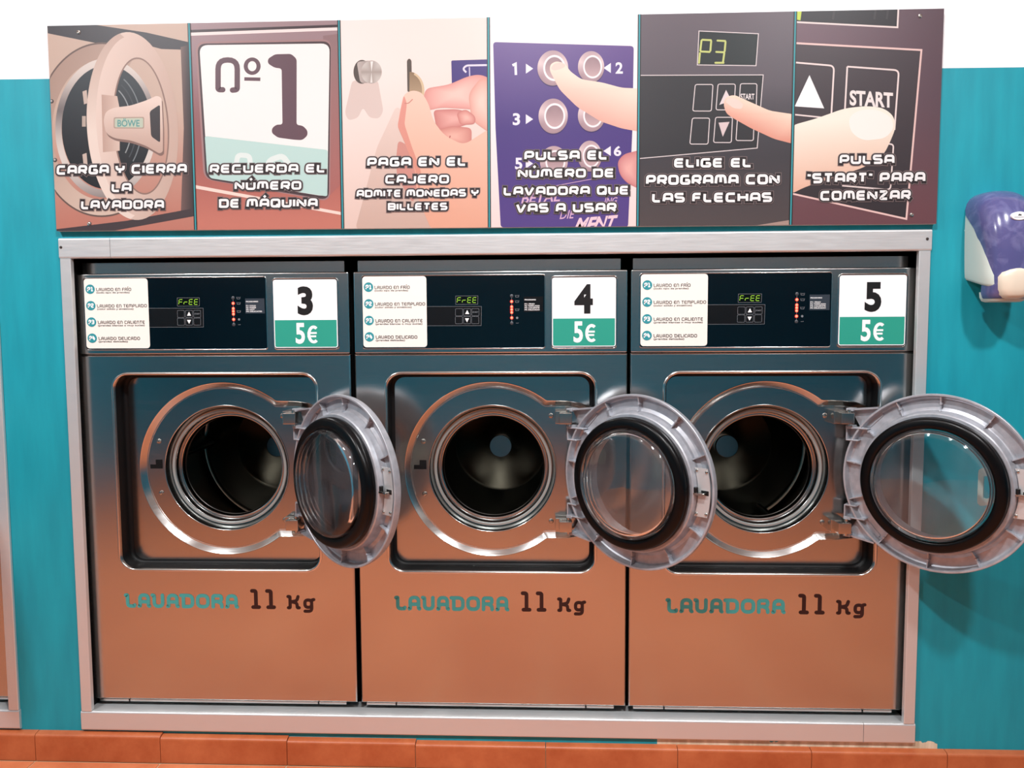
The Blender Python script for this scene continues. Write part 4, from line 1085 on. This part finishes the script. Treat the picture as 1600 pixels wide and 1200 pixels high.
    D.line([(800, 296), (990, 312), (976, 560)], 8, wl, fil=24); D.line([(1054, 316), (1304, 334), (1284, 620)], 8, wl, fil=24); D.line([(1054, 316), (1042, 540)], 8, wl); D.line([(1250, 686), (1280, 690), (1266, 910), (1030, 890)], 7, wl, fil=20); D.line([(800, 546), (976, 564)], 7, wl); D.layer()
    D.poly([(798, 506), (870, 356), (942, 516)], (255, 255, 255)); text_font(D.sink, 'START', 1066, 1276, 502, 428, .035, (248, 238, 234), slope=.06); D.layer()
    D.poly([(775, 600), (900, 566), (1040, 516), (1150, 504), (1230, 514), (1280, 552), (1290, 610), (1262, 680), (1232, 740), (1140, 800), (960, 860), (840, 900), (775, 935)], lambda p: lerp((255, 248, 232), (240, 190, 166), (p[1] - 560 - (1290 - p[0]) * .05) / 330), 40); D.layer()
    D.poly([(1060, 560), (1110, 524), (1200, 520), (1270, 560), (1282, 612), (1240, 660), (1130, 672), (1070, 630)], (255, 252, 244), 40); D.layer()
    o = D.make('picture_panel', M['print'], root)
    caption(f, [('PULSA', 1016, 1284, 786, 740, -.004), ('\u201dSTART\u201c PARA', 860, 1434, 880, 830, -.012), ('COMENZAR', 922, 1364, 964, 916, -.012)], o)
    return root
board()
# ------------------------------------------------------------------ soap dispenser
def superloop(hw, y0, y1, z, n=48, e=2.6, zf=None):
    """half super-ellipse section bulging to -y"""
    out = []
    for k in range(n + 1):
        t = PI * k / n; c, s = math.cos(t), math.sin(t)
        out.append((hw * math.copysign(abs(c) ** (2 / e), c), y0 + (y1 - y0) * abs(s) ** (2 / e), z))
    return out
def dispenser():
    root = empty('soap_dispenser', (1.211, YW, 1.10)); tag(root, 'blue and white soap dispenser on the teal wall at the right picture edge', 'soap dispenser')
    # white back shell, its side deepening downwards
    bm = bmesh.new()
    st = [(.030, .042, -.094), (.0325, .0465, -.099), (.040, .0495, -.102), (.060, .0505, -.103), (.100, .0515, -.097), (.140, .0525, -.086), (.172, .053, -.070), (.194, .053, -.050), (.212, .0525, -.030), (.232, .049, -.016), (.248, .040, -.010), (.255, .028, -.006)]
    lo = []
    for z, w, y in st:
        k = max(0, min(1, (.12 - z) / .09))
        lo.append([(p[0], p[1], p[2] + k * .024 * (1 + p[1] / .1)) for p in superloop(w * 1.14, 0, y, z, e=5.0)])
    loft(bm, lo, closed=False, cap0=True, cap1=True)
    obj('back_shell', bm, M['dispwhite'], root, smooth=50)
    bm = bmesh.new()
    loft(bm, [superloop(w * 1.14, y0, y, z, e=3.4) for z, w, y0, y in [(0, .030, -.050, -.086), (.003, .036, -.046, -.093), (.012, .039, -.044, -.096), (.024, .040, -.044, -.096)]], closed=False, cap0=True, cap1=True)
    obj('nozzle_cup', bm, M['dispwhite'], root, smooth=50)
    # translucent front cover, waisted
    bm = bmesh.new()
    st = [(.006, .034, -.060, -.092), (.010, .0400, -.058, -.101), (.022, .0435, -.058, -.108), (.045, .0435, -.060, -.113), (.080, .0455, -.060, -.1165), (.120, .0485, -.060, -.1175), (.150, .0515, -.052, -.116), (.172, .0535, -.040, -.112), (.192, .0548, -.022, -.106), (.208, .0553, -.006, -.099),
          (.222, .0545, -.002, -.090), (.236, .0510, 0, -.078), (.247, .0450, 0, -.064), (.255, .0360, 0, -.050), (.2595, .024, 0, -.038), (.261, .010, 0, -.026)]
    loft(bm, [superloop(w * 1.14, y0, y, z, e=2.8) for z, w, y0, y in st], closed=False, cap0=True, cap1=True); obj('front_cover', bm, M['cover'], root, smooth=60)
    # push button tongue
    bm = bmesh.new(); loops = []
    for z, w, y in [(.0065, .010, -.103), (.009, .021, -.111), (.016, .028, -.117), (.028, .0320, -.1205), (.042, .0335, -.1225), (.056, .0345, -.1235), (.066, .0310, -.1230), (.072, .0200, -.1215), (.0745, .008, -.1190)]:
        loops.append(superloop(w * 1.14, -.085, y, z, n=32, e=3.2))
    loft(bm, loops, closed=False, cap0=True, cap1=True); obj('push_button', bm, M['cream'], root, smooth=50)
    # maker's oval badge
    bm = bmesh.new(); n = 40
    zc = .1915
    lo = [[(a_ * math.cos(2 * PI * k / n), y, zc + b_ * math.sin(2 * PI * k / n)) for k in range(n)] for a_, b_, y in ((.0178, .0095, -.100), (.0178, .0095, -.1105), (.0168, .0086, -.1112))]
    loft(bm, lo, cap1=True, cap0=True); bd = obj('badge', bm, M['plate'], root)
    D = Decal(-.1114); D.poly([(-.0040, zc + .0005), (-.001, zc + .0052), (.0010, zc + .0028), (.0024, zc + .0046), (.0044, zc + .0005)])
    for k in range(9): D.line([(-.0104 + k * .0026, zc - .0040), (-.0104 + k * .0026, zc - .0020)], .0012)
    D.make('badge_mark', M['ink'], bd)
    return root
dispenser()
# ------------------------------------------------------------------ lamps, camera, view
def lamp(x, y, w, h, power, label, col=(.97, .985, 1.0)):
    root = empty('ceiling_light', (x, y, CZ)); tag(root, label, 'ceiling light', 'ceiling lamps')
    bm = bmesh.new(); box(bm, -w / 2 - .02, w / 2 + .02, -h / 2 - .02, h / 2 + .02, -.045, 0, .004, 2); obj('housing', bm, M['lamp_frame'], root, smooth=40)
    bm = bmesh.new(); box(bm, -w / 2, w / 2, -h / 2, h / 2, -.050, -.0445, .001, 1); obj('diffuser', bm, M['lamp'], root)
    ld = bpy.data.lights.new('lamp_glow', 'AREA'); ld.shape = 'RECTANGLE'; ld.size = w; ld.size_y = h; ld.energy = power; ld.color = col
    lo = bpy.data.objects.new('lamp_glow', ld); COL.objects.link(lo); lo.parent = root; lo.location = (0, 0, -.056)
LP = [(-1.55, -1.45, 1.15), (.1, -1.45, 1.1), (1.3, -1.45, .8)]
for i, (x, y, k) in enumerate(LP):
    lamp(x, y, .15, .15, 47 * k, 'square white ceiling lamp ' + ('at the left end of the lamp row', 'in the middle of the lamp row', 'at the right end of the lamp row')[i])

def setup_camera():
    loc = Vector((.1412, -1.8948, 1.046)); yaw, pitch, roll = .0407, .0727, -.0052
    cy, sy, cp, sp, cr, sr = math.cos(yaw), math.sin(yaw), math.cos(pitch), math.sin(pitch), math.cos(roll), math.sin(roll)
    f = Vector((-sy * cp, cy * cp, -sp)); r = Vector((cy, sy, 0)); u = r.cross(f)
    r2 = r * cr + u * sr; u2 = -r * sr + u * cr
    m = Matrix((( r2.x, u2.x, -f.x, loc.x), (r2.y, u2.y, -f.y, loc.y), (r2.z, u2.z, -f.z, loc.z), (0, 0, 0, 1)))
    cd = bpy.data.cameras.new('camera'); cd.sensor_width = 36; cd.lens = 27.0; cd.clip_start = .02
    co = bpy.data.objects.new('camera', cd); COL.objects.link(co); co.matrix_world = m; sc.camera = co
setup_camera()
w = bpy.data.worlds.new('dark_outside'); sc.world = w; w.use_nodes = True
w.node_tree.nodes['Background'].inputs[0].default_value = (.02, .02, .025, 1); w.node_tree.nodes['Background'].inputs[1].default_value = .3
sc.view_settings.view_transform = 'Standard'; sc.view_settings.look = 'None'; sc.view_settings.gamma = 1; sc.view_settings.exposure = 0.0
sc.view_settings.use_curve_mapping = False
try:
    sc.cycles.max_bounces = 10; sc.cycles.transparent_max_bounces = 16; sc.cycles.glossy_bounces = 8; sc.cycles.diffuse_bounces = 5
    sc.cycles.use_denoising = True; sc.cycles.sample_clamp_indirect = 6
except Exception: pass
